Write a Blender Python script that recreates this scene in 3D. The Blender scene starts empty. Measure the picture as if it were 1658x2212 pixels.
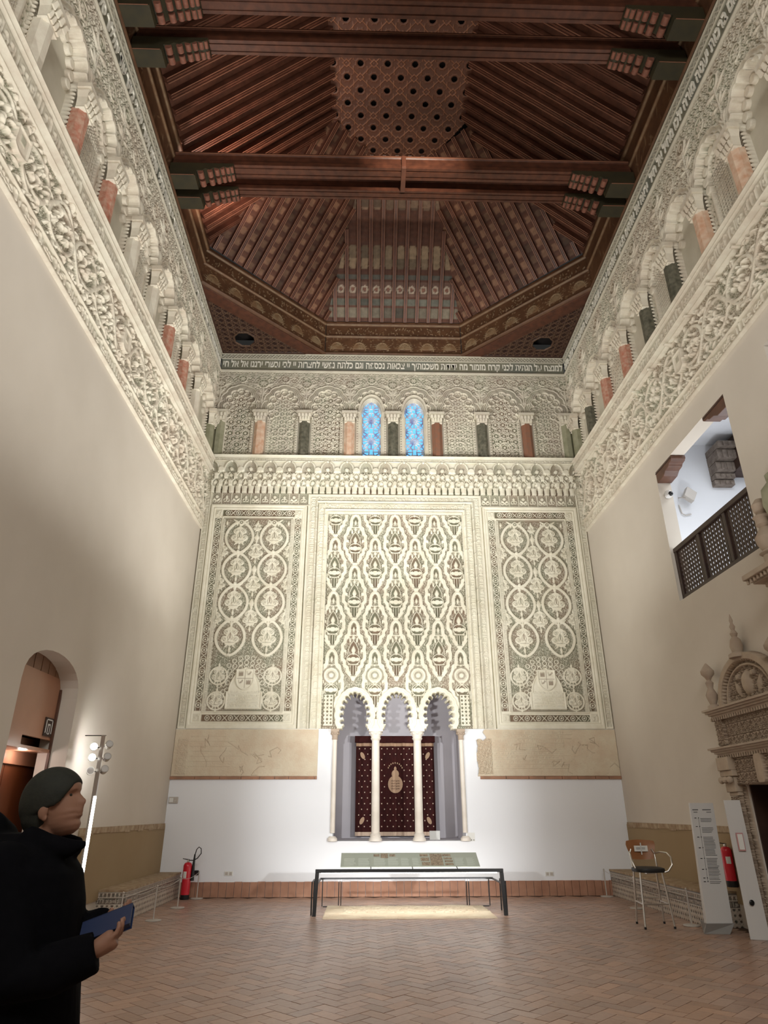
import bpy, bmesh, math, random
import numpy as np
from mathutils import Vector, Matrix
R = random.Random(7); NR = np.random.RandomState(5)
PI = math.pi; C = bpy.context.scene.collection; S = bpy.context.scene
HX = 4.75; D = 15.04; ZC = 13.07
WL = {}          # world location of roots

# ------------------------------------------------------------------ materials
def mat(name, col, rough=.6, metal=0, emit=None, es=0, noise=None, bump=0, nscale=8, spec=.4, alpha=1, trans=0):
    m = bpy.data.materials.new(name); m.use_nodes = True; n = m.node_tree.nodes; l = m.node_tree.links
    b = n['Principled BSDF']; b.inputs['Base Color'].default_value = (*col, 1)
    b.inputs['Roughness'].default_value = rough; b.inputs['Metallic'].default_value = metal
    b.inputs['Specular IOR Level'].default_value = spec
    b.inputs['Transmission Weight'].default_value = trans
    if emit: b.inputs['Emission Color'].default_value = (*emit, 1); b.inputs['Emission Strength'].default_value = es
    if noise or bump:
        tc = n.new('ShaderNodeTexCoord'); ns = n.new('ShaderNodeTexNoise'); ns.inputs['Scale'].default_value = nscale
        ns.inputs['Detail'].default_value = 6; l.new(tc.outputs['Object'], ns.inputs['Vector'])
        if noise:
            r = n.new('ShaderNodeValToRGB'); r.color_ramp.elements[0].position = .35; r.color_ramp.elements[1].position = .68
            r.color_ramp.elements[0].color = (*noise, 1); r.color_ramp.elements[1].color = (*col, 1)
            l.new(ns.outputs['Fac'], r.inputs['Fac']); l.new(r.outputs['Color'], b.inputs['Base Color'])
        if bump:
            bp = n.new('ShaderNodeBump'); bp.inputs['Strength'].default_value = bump; bp.inputs['Distance'].default_value = .02
            l.new(ns.outputs['Fac'], bp.inputs['Height']); l.new(bp.outputs['Normal'], b.inputs['Normal'])
    return m

def relief_mat(name, c_hi, c_a, c_b, rough=.8, tint=None, tscale=1.3, spec=.3, fine=.0):
    """raised colour c_hi; where the mesh attribute g is 1 the painted ground, c_a / c_b in big patches"""
    m = bpy.data.materials.new(name); m.use_nodes = True; n = m.node_tree.nodes; l = m.node_tree.links
    b = n['Principled BSDF']; b.inputs['Roughness'].default_value = rough; b.inputs['Specular IOR Level'].default_value = spec
    at = n.new('ShaderNodeAttribute'); at.attribute_name = 'g'
    tc = n.new('ShaderNodeTexCoord')
    n1 = n.new('ShaderNodeTexNoise'); n1.inputs['Scale'].default_value = tscale; n1.inputs['Detail'].default_value = 3
    l.new(tc.outputs['Object'], n1.inputs['Vector'])
    r1 = n.new('ShaderNodeValToRGB'); r1.color_ramp.elements[0].position = .42; r1.color_ramp.elements[1].position = .58
    r1.color_ramp.elements[0].color = (*c_a, 1); r1.color_ramp.elements[1].color = (*c_b, 1)
    l.new(n1.outputs['Fac'], r1.inputs['Fac'])
    n2 = n.new('ShaderNodeTexNoise'); n2.inputs['Scale'].default_value = 2.3; n2.inputs['Detail'].default_value = 8; n2.inputs['Roughness'].default_value = .7
    l.new(tc.outputs['Object'], n2.inputs['Vector'])
    r2 = n.new('ShaderNodeValToRGB'); e = r2.color_ramp.elements
    e[0].position = .36; e[1].position = .62
    t = tint or tuple(x * .86 for x in c_hi)
    e[0].color = (*t, 1); e[1].color = (*c_hi, 1)
    l.new(n2.outputs['Fac'], r2.inputs['Fac'])
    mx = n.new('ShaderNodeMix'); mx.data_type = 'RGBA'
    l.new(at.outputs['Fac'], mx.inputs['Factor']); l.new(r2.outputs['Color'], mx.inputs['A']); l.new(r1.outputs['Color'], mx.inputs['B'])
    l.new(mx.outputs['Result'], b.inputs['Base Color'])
    return m

def attr_mat(name, rough=.5, spec=.4, bump=0, attr='col', nscale=30, mottled=.12):
    m = bpy.data.materials.new(name); m.use_nodes = True; n = m.node_tree.nodes; l = m.node_tree.links
    b = n['Principled BSDF']; b.inputs['Roughness'].default_value = rough; b.inputs['Specular IOR Level'].default_value = spec
    at = n.new('ShaderNodeAttribute'); at.attribute_name = attr
    tc = n.new('ShaderNodeTexCoord'); ns = n.new('ShaderNodeTexNoise'); ns.inputs['Scale'].default_value = nscale; ns.inputs['Detail'].default_value = 6
    l.new(tc.outputs['Object'], ns.inputs['Vector'])
    hs = n.new('ShaderNodeHueSaturation'); ma = n.new('ShaderNodeMapRange'); ma.inputs['To Min'].default_value = 1 - mottled * 2; ma.inputs['To Max'].default_value = 1 + mottled * 2
    l.new(ns.outputs['Fac'], ma.inputs['Value']); l.new(ma.outputs['Result'], hs.inputs['Value']); l.new(at.outputs['Color'], hs.inputs['Color'])
    l.new(hs.outputs['Color'], b.inputs['Base Color'])
    if bump:
        bp = n.new('ShaderNodeBump'); bp.inputs['Strength'].default_value = bump; bp.inputs['Distance'].default_value = .01
        l.new(ns.outputs['Fac'], bp.inputs['Height']); l.new(bp.outputs['Normal'], b.inputs['Normal'])
    return m

def plaster_mat(name, a, b_, scale=.5):
    m = mat(name, a, .9, noise=b_, nscale=scale, spec=.15)
    return m

CREAM = (.76, .71, .58)
M = {
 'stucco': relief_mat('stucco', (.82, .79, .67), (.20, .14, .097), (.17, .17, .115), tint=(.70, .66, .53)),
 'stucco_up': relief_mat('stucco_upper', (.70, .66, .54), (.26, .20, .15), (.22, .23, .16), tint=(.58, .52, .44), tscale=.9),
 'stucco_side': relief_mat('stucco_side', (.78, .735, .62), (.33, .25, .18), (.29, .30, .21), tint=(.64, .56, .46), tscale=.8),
 'text_ground': relief_mat('text_ground', (.60, .56, .46), (.19, .20, .17), (.24, .23, .17), tint=(.5, .46, .38), tscale=.7),
 'letters': mat('letters', (.86, .83, .74), .8, spec=.2),
 'fragment': relief_mat('plaster_fragment', (.68, .60, .46), (.42, .33, .24), (.46, .36, .26), tint=(.62, .50, .37), tscale=3),
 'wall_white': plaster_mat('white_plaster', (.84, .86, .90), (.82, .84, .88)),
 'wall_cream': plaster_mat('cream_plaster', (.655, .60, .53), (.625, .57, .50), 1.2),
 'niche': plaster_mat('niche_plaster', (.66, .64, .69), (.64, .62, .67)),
 'dado': plaster_mat('ochre_plaster', (.36, .27, .165), (.33, .24, .14), .7),
 'dado_top': mat('worn_tile_trim', (.46, .36, .24), .8, noise=(.3, .2, .12), nscale=9),
 'brick': mat('brick_course', (.42, .22, .14), .85, noise=(.30, .17, .11), nscale=6, bump=.3),
 'marble': mat('white_marble', (.82, .77, .70), .45, noise=(.72, .66, .58), nscale=3),
 'plaster_infill': mat('smooth_infill_plaster', (.66, .62, .52), .9, noise=(.56, .52, .42), nscale=2.2, spec=.2),
 'red_stone': mat('red_painted_stone', (.47, .17, .11), .7, noise=(.56, .36, .27), nscale=14),
 'salmon': mat('salmon_marbled_plaster', (.60, .34, .22), .6, noise=(.72, .55, .42), nscale=9),
 'dark_stone': mat('dark_green_marbled_stone', (.07, .07, .05), .55, noise=(.17, .16, .12), nscale=13),
 'green_stone': mat('pale_green_stone', (.25, .25, .16), .6, noise=(.34, .33, .23), nscale=6),
 'brown_stone': mat('brown_red_stone', (.28, .12, .07), .6, noise=(.22, .12, .08), nscale=12),
 'wood': mat('dark_red_timber', (.105, .038, .021), .42, noise=(.06, .023, .014), nscale=7, bump=.15, spec=.35),
 'wood_rib': mat('red_timber_rafter', (.135, .052, .032), .38, noise=(.085, .034, .021), nscale=5, spec=.4),
 'wood_line': mat('worn_gilt_line', (.25, .115, .07), .5),
 'wood_dark': mat('green_black_timber', (.030, .027, .016), .5, noise=(.045, .036, .018), nscale=4, spec=.35),
 'wood_scroll': mat('rose_painted_scroll', (.22, .085, .055), .6, noise=(.15, .06, .04), nscale=20),
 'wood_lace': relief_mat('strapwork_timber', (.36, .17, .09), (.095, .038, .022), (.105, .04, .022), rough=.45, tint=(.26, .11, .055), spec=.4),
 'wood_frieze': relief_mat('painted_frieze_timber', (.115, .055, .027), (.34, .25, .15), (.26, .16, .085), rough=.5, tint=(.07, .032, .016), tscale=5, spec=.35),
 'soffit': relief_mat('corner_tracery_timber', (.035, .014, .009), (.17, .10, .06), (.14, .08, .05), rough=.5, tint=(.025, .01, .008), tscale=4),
 'hole': mat('shade_black_void', (.008, .005, .004), .9),  # near-black colour stands in for the shade inside openings
 'brick_tile': mat('terracotta_tile', (.44, .235, .155), .6, noise=(.36, .18, .115), nscale=5, spec=.3),
 'grout': mat('brown_grout', (.10, .062, .045), .9),
 'glass_blue': mat('daylit_blue_glass', (.05, .2, .4), .3, emit=(.16, .55, .92), es=.85),
 'tracery': relief_mat('stained_tracery', (.72, .76, .86), (.10, .16, .42), (.16, .12, .36), tscale=9),
 'black': mat('black_powder_coat', (.010, .010, .011), .4),
 'chrome': mat('brushed_steel', (.62, .60, .57), .3, 1),
 'steel_white': mat('white_lacquered_steel', (.50, .46, .42), .4),
 'led': mat('led_strip', (1, 1, 1), .5, emit=(1, .93, .82), es=14),
 'lampglow': mat('lamp_lens', (1, 1, 1), .5, emit=(1, .97, .9), es=60),
 'redcan': mat('red_enamel', (.62, .012, .03), .28, spec=.6),
 'paper': mat('white_label', (.75, .75, .72), .7),
 'paper_txt': mat('grey_print', (.18, .18, .18), .7),
 'panel_grey': mat('sage_grey_panel', (.33, .36, .31), .5),
 'print_pale': mat('pale_print', (.45, .48, .43), .6),
 'print_dark': mat('dark_photo_print', (.12, .085, .06), .5, noise=(.35, .28, .2), nscale=40),
 'beech': mat('beech_veneer', (.33, .14, .055), .4, noise=(.27, .11, .042), nscale=4),
 'seat': mat('black_vinyl', (.012, .012, .012), .5),
 'totem': mat('white_acrylic', (.62, .61, .60), .35),
 'pink': mat('faded_red_border', (.50, .24, .24), .6),
 'totem_base': mat('grey_plinth', (.27, .265, .255), .4),
 'door_wood': mat('varnished_door_board', (.40, .20, .12), .35, noise=(.34, .165, .095), nscale=1.5),
 'door_inner': mat('orange_brown_door', (.15, .042, .012), .5, noise=(.11, .03, .01), nscale=2),
 'door_vault': mat('brown_vault_board', (.27, .15, .09), .6, noise=(.2, .11, .065), nscale=3),
 'stone': relief_mat('carved_portal_stone', (.48, .39, .30), (.13, .09, .065), (.16, .11, .08), tint=(.38, .30, .23), tscale=2),
 'stone_plain': mat('portal_stone', (.46, .38, .30), .8, noise=(.40, .31, .24), nscale=5, bump=.3),
 'lattice': mat('dark_walnut_lattice', (.035, .018, .013), .5, noise=(.05, .026, .018), nscale=5),
 'beam_brown': mat('carved_brown_bracket', (.13, .058, .035), .5, noise=(.09, .04, .025), nscale=6),
 'corbel_grey': mat('weathered_corbel', (.22, .18, .15), .7, noise=(.13, .10, .08), nscale=10),
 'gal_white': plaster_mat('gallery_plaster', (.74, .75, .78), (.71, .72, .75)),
 'velvet': mat('burgundy_velvet', (.050, .010, .009), .85, noise=(.035, .008, .008), nscale=10, spec=.2),
 'gold': mat('dull_gold_thread', (.42, .27, .17), .6),
 'goldhi': mat('pale_thread', (.62, .47, .36), .6),
 'skin': mat('skin', (.22, .11, .07), .55, noise=(.20, .10, .065), nscale=10),
 'hair': mat('short_dark_hair', (.006, .0065, .004), .8, noise=(.010, .011, .006), nscale=40, bump=.15),
 'coat': mat('black_wool_coat', (.0022, .0022, .003), .95, noise=(.003, .003, .004), nscale=30, spec=.05),
 'book': mat('navy_cover', (.008, .017, .055), .45),
 'shoe': mat('black_leather', (.01, .01, .01), .4),
 'sandstone': mat('sand_slab', (.62, .42, .30), .7, noise=(.75, .60, .46), nscale=7, bump=.4),
}
M['tile'] = attr_mat('terracotta_floor_tile', rough=.34, spec=.5, bump=.15, nscale=22, mottled=.12)
M['azulejo'] = relief_mat('glazed_tile', (.62, .56, .48), (.075, .04, .028), (.055, .055, .045), rough=.35, tint=(.50, .42, .34), tscale=14, spec=.5)
M['slope'] = attr_mat('painted_boarding', rough=.6, spec=.3, nscale=9, mottled=.25)

# ------------------------------------------------------------------ objects
def tag(o, label=None, cat=None, group=None, kind=None):
    if label: o['label'] = label
    if cat: o['category'] = cat
    if group: o['group'] = group
    if kind: o['kind'] = kind
    return o
def root(name, loc, label=None, cat=None, group=None, kind=None):
    o = bpy.data.objects.new(name, None); C.objects.link(o); o.location = loc; o.empty_display_size = .1
    WL[o] = Vector(loc); return tag(o, label, cat, group, kind)
def link(name, me, m, parent=None, loc=None):
    o = bpy.data.objects.new(name, me); C.objects.link(o)
    if m is not None: me.materials.append(m)
    if parent is not None:
        o.parent = parent
        if loc is not None: o.location = loc
    return o
def np_mesh(name, V, F, m, parent=None, g=None, col=None, smooth=False):
    """V (n,3) world coords, F (k,4) or list of faces"""
    V = np.asarray(V, dtype=np.float64).reshape(-1, 3)
    if parent is not None: base = np.array(WL[parent])
    else:
        mn, mx = V.min(0), V.max(0); base = np.array([(mn[0] + mx[0]) / 2, (mn[1] + mx[1]) / 2, mn[2]])
    Vl = V - base
    me = bpy.data.meshes.new(name)
    if isinstance(F, np.ndarray):
        k, w = F.shape
        me.vertices.add(len(Vl)); me.vertices.foreach_set('co', Vl.astype(np.float32).ravel())
        me.loops.add(k * w); me.loops.foreach_set('vertex_index', F.astype(np.int32).ravel())
        me.polygons.add(k); me.polygons.foreach_set('loop_start', np.arange(0, k * w, w, dtype=np.int32))
        me.update(calc_edges=True); me.validate()
    else:
        me.from_pydata([tuple(v) for v in Vl], [], F); me.update()
    if g is not None:
        a = me.attributes.new('g', 'FLOAT', 'POINT'); a.data.foreach_set('value', np.asarray(g, dtype=np.float32).ravel())
    if col is not None:
        a = me.attributes.new('col', 'FLOAT_COLOR', 'POINT' if len(col) == len(Vl) else 'FACE'); 
        cc = np.ones((len(col), 4), dtype=np.float32); cc[:, :3] = col; a.data.foreach_set('color', cc.ravel())
    if smooth: me.polygons.foreach_set('use_smooth', [True] * len(me.polygons))
    o = link(name, me, m, parent)
    if parent is None: o.location = base; WL[o] = Vector(base)
    else: WL[o] = Vector(base)
    return o

class G:
    def __init__(s): s.V = []; s.F = []; s.cols = []
    def add(s, vs, fs):
        n = len(s.V); s.V += [tuple(v) for v in vs]; s.F += [tuple(n + i for i in f) for f in fs]; return s
    def box(s, x0, x1, y0, y1, z0, z1):
        if x0 > x1: x0, x1 = x1, x0
        if y0 > y1: y0, y1 = y1, y0
        if z0 > z1: z0, z1 = z1, z0
        return s.add([(x0, y0, z0), (x1, y0, z0), (x1, y1, z0), (x0, y1, z0), (x0, y0, z1), (x1, y0, z1), (x1, y1, z1), (x0, y1, z1)],
              [(0, 3, 2, 1), (4, 5, 6, 7), (0, 1, 5, 4), (1, 2, 6, 5), (2, 3, 7, 6), (3, 0, 4, 7)])
    def hexa(s, p):      # 8 points bottom 4 + top 4
        return s.add(p, [(0, 3, 2, 1), (4, 5, 6, 7), (0, 1, 5, 4), (1, 2, 6, 5), (2, 3, 7, 6), (3, 0, 4, 7)])
    def tube(s, pts, r, n=10, cap=True):
        pts = [Vector(p) for p in pts]; rs = r if isinstance(r, (list, tuple)) else [r] * len(pts)
        rings = []; up = Vector((0, 0, 1)); pa = None
        for i, p in enumerate(pts):
            t = (pts[min(i + 1, len(pts) - 1)] - pts[max(i - 1, 0)]).normalized()
            if pa is None:
                a = t.cross(up) if abs(t.z) < .95 else t.cross(Vector((1, 0, 0)))
            else: a = pa - t * pa.dot(t)
            a.normalize(); pa = a; b = t.cross(a)
            rings.append([p + (a * math.cos(2 * PI * k / n) + b * math.sin(2 * PI * k / n)) * rs[i] for k in range(n)])
        vs = [v for q in rings for v in q]; fs = []
        for i in range(len(pts) - 1):
            for k in range(n): fs.append((i * n + k, i * n + (k + 1) % n, (i + 1) * n + (k + 1) % n, (i + 1) * n + k))
        if cap: fs.append(tuple(range(n - 1, -1, -1))); fs.append(tuple((len(pts) - 1) * n + k for k in range(n)))
        return s.add(vs, fs)
    def lathe(s, x, y, prof, n=24, sq=1, ph=0):
        vs = []; fs = []
        for r, z in prof:
            for k in range(n):
                a = 2 * PI * k / n + ph; vs.append((x + r * math.cos(a), y + r * math.sin(a) * sq, z))
        for i in range(len(prof) - 1):
            for k in range(n): fs.append((i * n + k, i * n + (k + 1) % n, (i + 1) * n + (k + 1) % n, (i + 1) * n + k))
        fs.append(tuple(range(n - 1, -1, -1))); fs.append(tuple((len(prof) - 1) * n + k for k in range(n)))
        return s.add(vs, fs)
    def prism(s, poly, fn, t0, t1):      # poly 2-D, fn(u,v,t)->xyz
        n = len(poly); vs = [fn(u, v, t0) for u, v in poly] + [fn(u, v, t1) for u, v in poly]
        fs = [tuple(range(n - 1, -1, -1)), tuple(range(n, 2 * n))] + [(i, (i + 1) % n, n + (i + 1) % n, n + i) for i in range(n)]
        return s.add(vs, fs)
    def sphere(s, c, r, n=12, m=8, sc=(1, 1, 1)):
        vs = [(c[0], c[1], c[2] - r * sc[2])]; fs = []
        for i in range(1, m):
            t = PI * i / m
            for k in range(n):
                a = 2 * PI * k / n; vs.append((c[0] + r * sc[0] * math.sin(t) * math.cos(a), c[1] + r * sc[1] * math.sin(t) * math.sin(a), c[2] - r * sc[2] * math.cos(t)))
        vs.append((c[0], c[1], c[2] + r * sc[2])); L = len(vs) - 1
        for k in range(n): fs.append((0, 1 + (k + 1) % n, 1 + k)); fs.append((L, L - n + k, L - n + (k + 1) % n))
        for i in range(m - 2):
            for k in range(n): a = 1 + i * n; fs.append((a + k, a + (k + 1) % n, a + n + (k + 1) % n, a + n + k))
        return s.add(vs, fs)
    def build(s, name, m, parent=None, smooth=False, bevel=0):
        o = np_mesh(name, s.V, s.F, M[m] if isinstance(m, str) else m, parent)
        bm = bmesh.new(); bm.from_mesh(o.data); bmesh.ops.recalc_face_normals(bm, faces=bm.faces)
        if smooth:
            for f in bm.faces: f.smooth = len(f.verts) <= 4
            for e in bm.edges:
                if len(e.link_faces) == 2 and e.calc_face_angle(0) > .7: e.smooth = False
        bm.to_mesh(o.data); bm.free()
        if bevel: b = o.modifiers.new('bevel', 'BEVEL'); b.width = bevel; b.segments = 2; b.limit_method = 'ANGLE'
        return o
def copy_tree(o, parent=None):
    c = o.copy(); C.objects.link(c); c.parent = parent
    for ch in list(o.children): copy_tree(ch, c)
    return c

# ------------------------------------------------------------------ relief rasteriser
class Rel:
    def __init__(s, x0, x1, z0, z1, res=.0125, h=0, g=0):
        s.nx = int(round((x1 - x0) / res)) + 1; s.nz = int(round((z1 - z0) / res)) + 1
        s.x0, s.x1, s.z0, s.z1 = x0, x1, z0, z1
        s.rx = (x1 - x0) / (s.nx - 1); s.rz = (z1 - z0) / (s.nz - 1); s.e = max(s.rx, s.rz) * .9
        s.x = np.linspace(x0, x1, s.nx); s.z = np.linspace(z0, z1, s.nz)
        s.X, s.Z = np.meshgrid(s.x, s.z); s.H = np.full(s.X.shape, float(h)); s.G = np.full(s.X.shape, float(g)); s.hole = np.zeros(s.X.shape, bool)
    def sl(s, a, b, c, d, pad=.02):
        i0 = max(0, int((a - pad - s.x0) / s.rx)); i1 = min(s.nx, int((b + pad - s.x0) / s.rx) + 2)
        j0 = max(0, int((c - pad - s.z0) / s.rz)); j1 = min(s.nz, int((d + pad - s.z0) / s.rz) + 2)
        if i0 >= i1 or j0 >= j1: return None
        return (slice(j0, j1), slice(i0, i1))
    def put(s, q, d, h, g=0, add=False, rnd=0, force=False):
        """d signed distance on slice q (neg inside); raise to h (absolute, or added)"""
        a = np.clip(-d / s.e + .5, 0, 1)
        hh = h
        if rnd: hh = h * np.sqrt(np.clip(1 - np.clip(1 + d / rnd, 0, 1) ** 2, 0.05, 1)) if not add else h * np.clip(-d / rnd, 0, 1) ** .6
        cur = s.H[q]
        if add: s.H[q] = cur + a * hh
        elif force: s.H[q] = cur * (1 - a) + a * hh
        else: s.H[q] = np.where(a > 0, np.maximum(cur, cur * (1 - a) + a * hh), cur)
        if g is not None: s.G[q] = s.G[q] * (1 - a) + g * a
    def rect(s, a, b, c, d, h, g=0, force=True, add=False):
        q = s.sl(a, b, c, d)
        if q is None: return
        X, Z = s.X[q], s.Z[q]
        dd = np.maximum(np.maximum(a - X, X - b), np.maximum(c - Z, Z - d))
        s.put(q, dd, h, g, add=add, force=force and not add)
    def disc(s, x, z, r, h, g=0, rnd=0, add=False, sz=1):
        q = s.sl(x - r, x + r, z - r * sz, z + r * sz)
        if q is None: return
        dd = np.hypot(s.X[q] - x, (s.Z[q] - z) / sz) - r; s.put(q, dd, h, g, add, rnd)
    def ring(s, x, z, r, w, h, g=0, sz=1):
        q = s.sl(x - r - w, x + r + w, z - (r + w) * sz, z + (r + w) * sz)
        if q is None: return
        dd = np.abs(np.hypot(s.X[q] - x, (s.Z[q] - z) / sz) - r) - w / 2; s.put(q, dd, h, g)
    def line(s, pts, w, h, g=0, add=False):
        for (a, b), (c, d) in zip(pts[:-1], pts[1:]):
            q = s.sl(min(a, c) - w, max(a, c) + w, min(b, d) - w, max(b, d) + w)
            if q is None: continue
            X, Z = s.X[q], s.Z[q]; L = max((c - a) ** 2 + (d - b) ** 2, 1e-9)
            t = np.clip(((X - a) * (c - a) + (Z - b) * (d - b)) / L, 0, 1)
            dd = np.hypot(X - a - t * (c - a), Z - b - t * (d - b)) - w / 2; s.put(q, dd, h, g, add)
    def leaf(s, x, z, l, w, ang, h, g=0):
        ca, sa = math.cos(ang), math.sin(ang); m = max(l, w)
        q = s.sl(x - m, x + m, z - m, z + m)
        if q is None: return
        X, Z = s.X[q] - x, s.Z[q] - z; u = (X * ca + Z * sa) / l; v = (-X * sa + Z * ca) / w
        rr = np.abs(v) + (u * u) * .5 + np.abs(u) * .5
        dd = (rr - 1) * w * .8; s.put(q, dd, h * (.38 + .62 * np.sqrt(np.clip(1 - rr, 0, 1))), g)
    def leaf0(s, x, z, l, w, ang, h, g=0): s.leaf(x + math.cos(ang) * l, z + math.sin(ang) * l, l, w, ang, h, g)
    def arab(s, q, p, amp, base=None, g=1, k=9, seed=0, thr=0):
        """lacy scroll ornament in half-dropped mirrored cells of size p"""
        if q is None: return
        X, Z = s.X[q] + seed * .37, s.Z[q] + seed * .23
        j = np.floor(Z / p); U = (X / p + .5 * (j % 2)) % 1 - .5; V = (Z / p) % 1 - .5
        U = np.abs(U); U2 = np.abs(U - .25)
        r1 = np.hypot(U2, V); f1 = np.arctan2(V, U2)
        r2 = np.hypot(U, V)
        a = np.sin(k * 2.2 * r1 * 2 - 2 * f1 + 1.2 * np.sin(9 * V)) * .6 + np.cos(14 * r2 + 3 * np.cos(5 * np.arctan2(V, U))) * .5
        a = a + .35 * np.sin((X * 41 + Z * 17) / p * .17) * np.sin((X * 13 - Z * 37) / p * .17)
        b = np.clip((a - thr) * 4, -1, 1) * .5 + .5
        s.H[q] = (s.H[q] if base is None else base) + amp * b
        s.G[q] = g * (1 - b)
    def rings(s, mask, r, w, h, lo, g=1):
        X, Z = s.X[mask], s.Z[mask]; best = np.full(X.shape, 9.)
        rowh = r * math.sqrt(3) / 2
        j0 = np.floor(Z / rowh)
        for dj in (-1, 0, 1, 2):
            j = j0 + dj; zc = j * rowh; off = (j % 2) * r / 2
            i0 = np.floor((X - off) / r)
            for di in (-1, 0, 1, 2):
                xc = (i0 + di) * r + off; dd = np.abs(np.hypot(X - xc, Z - zc) - r * .62); best = np.minimum(best, dd)
                best = np.minimum(best, np.maximum(np.hypot(X - xc, Z - zc) - r * .12, 0) + w * .2)
        a = np.clip((w - best) / s.e + .5, 0, 1)
        s.H[mask] = lo + (h - lo) * a; s.G[mask] = g * (1 - a)
    def stars(s, mask, p, w, h, lo, g=1):
        X, Z = s.X[mask], s.Z[mask]; best = np.full(X.shape, 9.)
        for a, pp in ((0, p), (PI / 2, p), (PI / 4, p * .7071), (-PI / 4, p * .7071)):
            u = X * math.cos(a) + Z * math.sin(a); best = np.minimum(best, np.abs((u / pp + .27) % 1 - .5) * pp)
            best = np.minimum(best, np.abs((u / pp + .73) % 1 - .5) * pp)
        a = np.clip((w - best) / s.e + .5, 0, 1)
        s.H[mask] = lo + (h - lo) * a; s.G[mask] = g * (1 - a)
    def script(s, a, b, c, d, h, seed=1, g=0, vert=False, dens=1.):
        """illegible raised cursive between two rails"""
        rr = random.Random(seed); L = (d - c) if not vert else (b - a)
        t = a if not vert else c; end = b if not vert else d
        while t < end - L * .3:
            k = rr.random(); w = L * .12
            def P(u, v): return (t + u * L, c + v * L) if not vert else (a + (1 - v) * L, t + u * L)
            if k < .4: s.line([P(.1, .12), P(.1, .55 + .35 * rr.random())], w, h, g)
            elif k < .7: s.line([P(0, .2), P(.2, .12), P(.38, .3), P(.3, .62), P(.12, .55)], w, h, g)
            elif k < .85: s.line([P(0, .75), P(.25, .9), P(.45, .7), P(.4, .15)], w, h, g)
            else: x, z = P(.2, .4); s.ring(x, z, L * .17, w, h, g)
            t += L * (.28 + .25 * rr.random()) / dens
    def mesh(s, name, fn, m, parent=None, back=None, flip=False):
        H = s.H.copy()
        if back is not None: H[0, :] = H[-1, :] = H[:, 0] = H[:, -1] = back
        V = fn(s.X.ravel(), s.Z.ravel(), H.ravel())
        idx = np.arange(s.nx * s.nz).reshape(s.nz, s.nx)
        F = np.stack([idx[:-1, :-1], idx[:-1, 1:], idx[1:, 1:], idx[1:, :-1]], -1).reshape(-1, 4)
        if s.hole.any():
            hh = s.hole; keep = ~(hh[:-1, :-1] & hh[:-1, 1:] & hh[1:, 1:] & hh[1:, :-1]).reshape(-1); F = F[keep]
            used = np.zeros(len(V), bool); used[F.ravel()] = True; mp = np.cumsum(used) - 1
            V = V[used]; F = mp[F]; g = s.G.ravel()[used]
        else: g = s.G.ravel()
        if flip: F = F[:, ::-1]
        return np_mesh(name, V, np.ascontiguousarray(F), M[m], parent, g=g)
def farmap(X, Z, H): return np.stack([X, D - H, Z], -1)
KZ = [0, 7.8, 9.40, 9.72, 10.4, 12.45, 13.07, 20]; KV = [0, 0, .042, .027, .02, .018, 0, 0]
def sz(z, y): return z - np.interp(z, KZ, KV) * (D - y)
def leftmap(X, Z, H): return np.stack([-HX + H, X, sz(Z, X)], -1)
def rightmap(X, Z, H): return np.stack([HX - H, X, sz(Z, X)], -1)
def lobed(X, Z, cx, cz, a, b, n, r, a0=-15, a1=195, zb=None, bw=None, sh=0):
    """signed distance of a many-lobed arch opening"""
    d = (np.hypot((X - cx) / (a - sh), (Z - cz) / (b - sh)) - 1) * min(a, b)
    for k in range(n):
        t = math.radians(a0 + (a1 - a0) * k / (n - 1))
        d = np.minimum(d, np.hypot(X - cx - a * math.cos(t), Z - cz - b * math.sin(t)) - r)
    if zb is not None: d = np.minimum(d, np.maximum(np.maximum(np.abs(X - cx) - (bw or a), Z - cz), zb - Z))
    return d
def text_mesh(txt, width, height, depth=.012, bold=.0, seg=2):
    cu = bpy.data.curves.new('lettering', 'FONT'); cu.body = txt; cu.size = 1; cu.extrude = depth; cu.offset = bold; cu.resolution_u = seg
    o = bpy.data.objects.new('tmp', cu); C.objects.link(o)
    dg = bpy.context.evaluated_depsgraph_get(); dg.update(); me = bpy.data.meshes.new_from_object(o.evaluated_get(dg))
    bpy.data.objects.remove(o)
    n = len(me.vertices); co = np.empty(n * 3, np.float32); me.vertices.foreach_get('co', co); co = co.reshape(-1, 3)
    F = [tuple(p.vertices) for p in me.polygons]; bpy.data.meshes.remove(me)
    if n == 0: return np.zeros((0, 3)), []
    mn, mx = co.min(0), co.max(0)
    out = np.stack([(co[:, 0] - mn[0]) / (mx[0] - mn[0]) * width, (co[:, 1] - mn[1]) / (mx[1] - mn[1]) * height, co[:, 2]], -1)
    return out.astype(np.float64), F
# ------------------------------------------------------------------ setting shell
def struct(g, name, m, **k): o = g.build(name, m, **k); o['kind'] = 'structure'; return o
YB = -8.0
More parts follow.
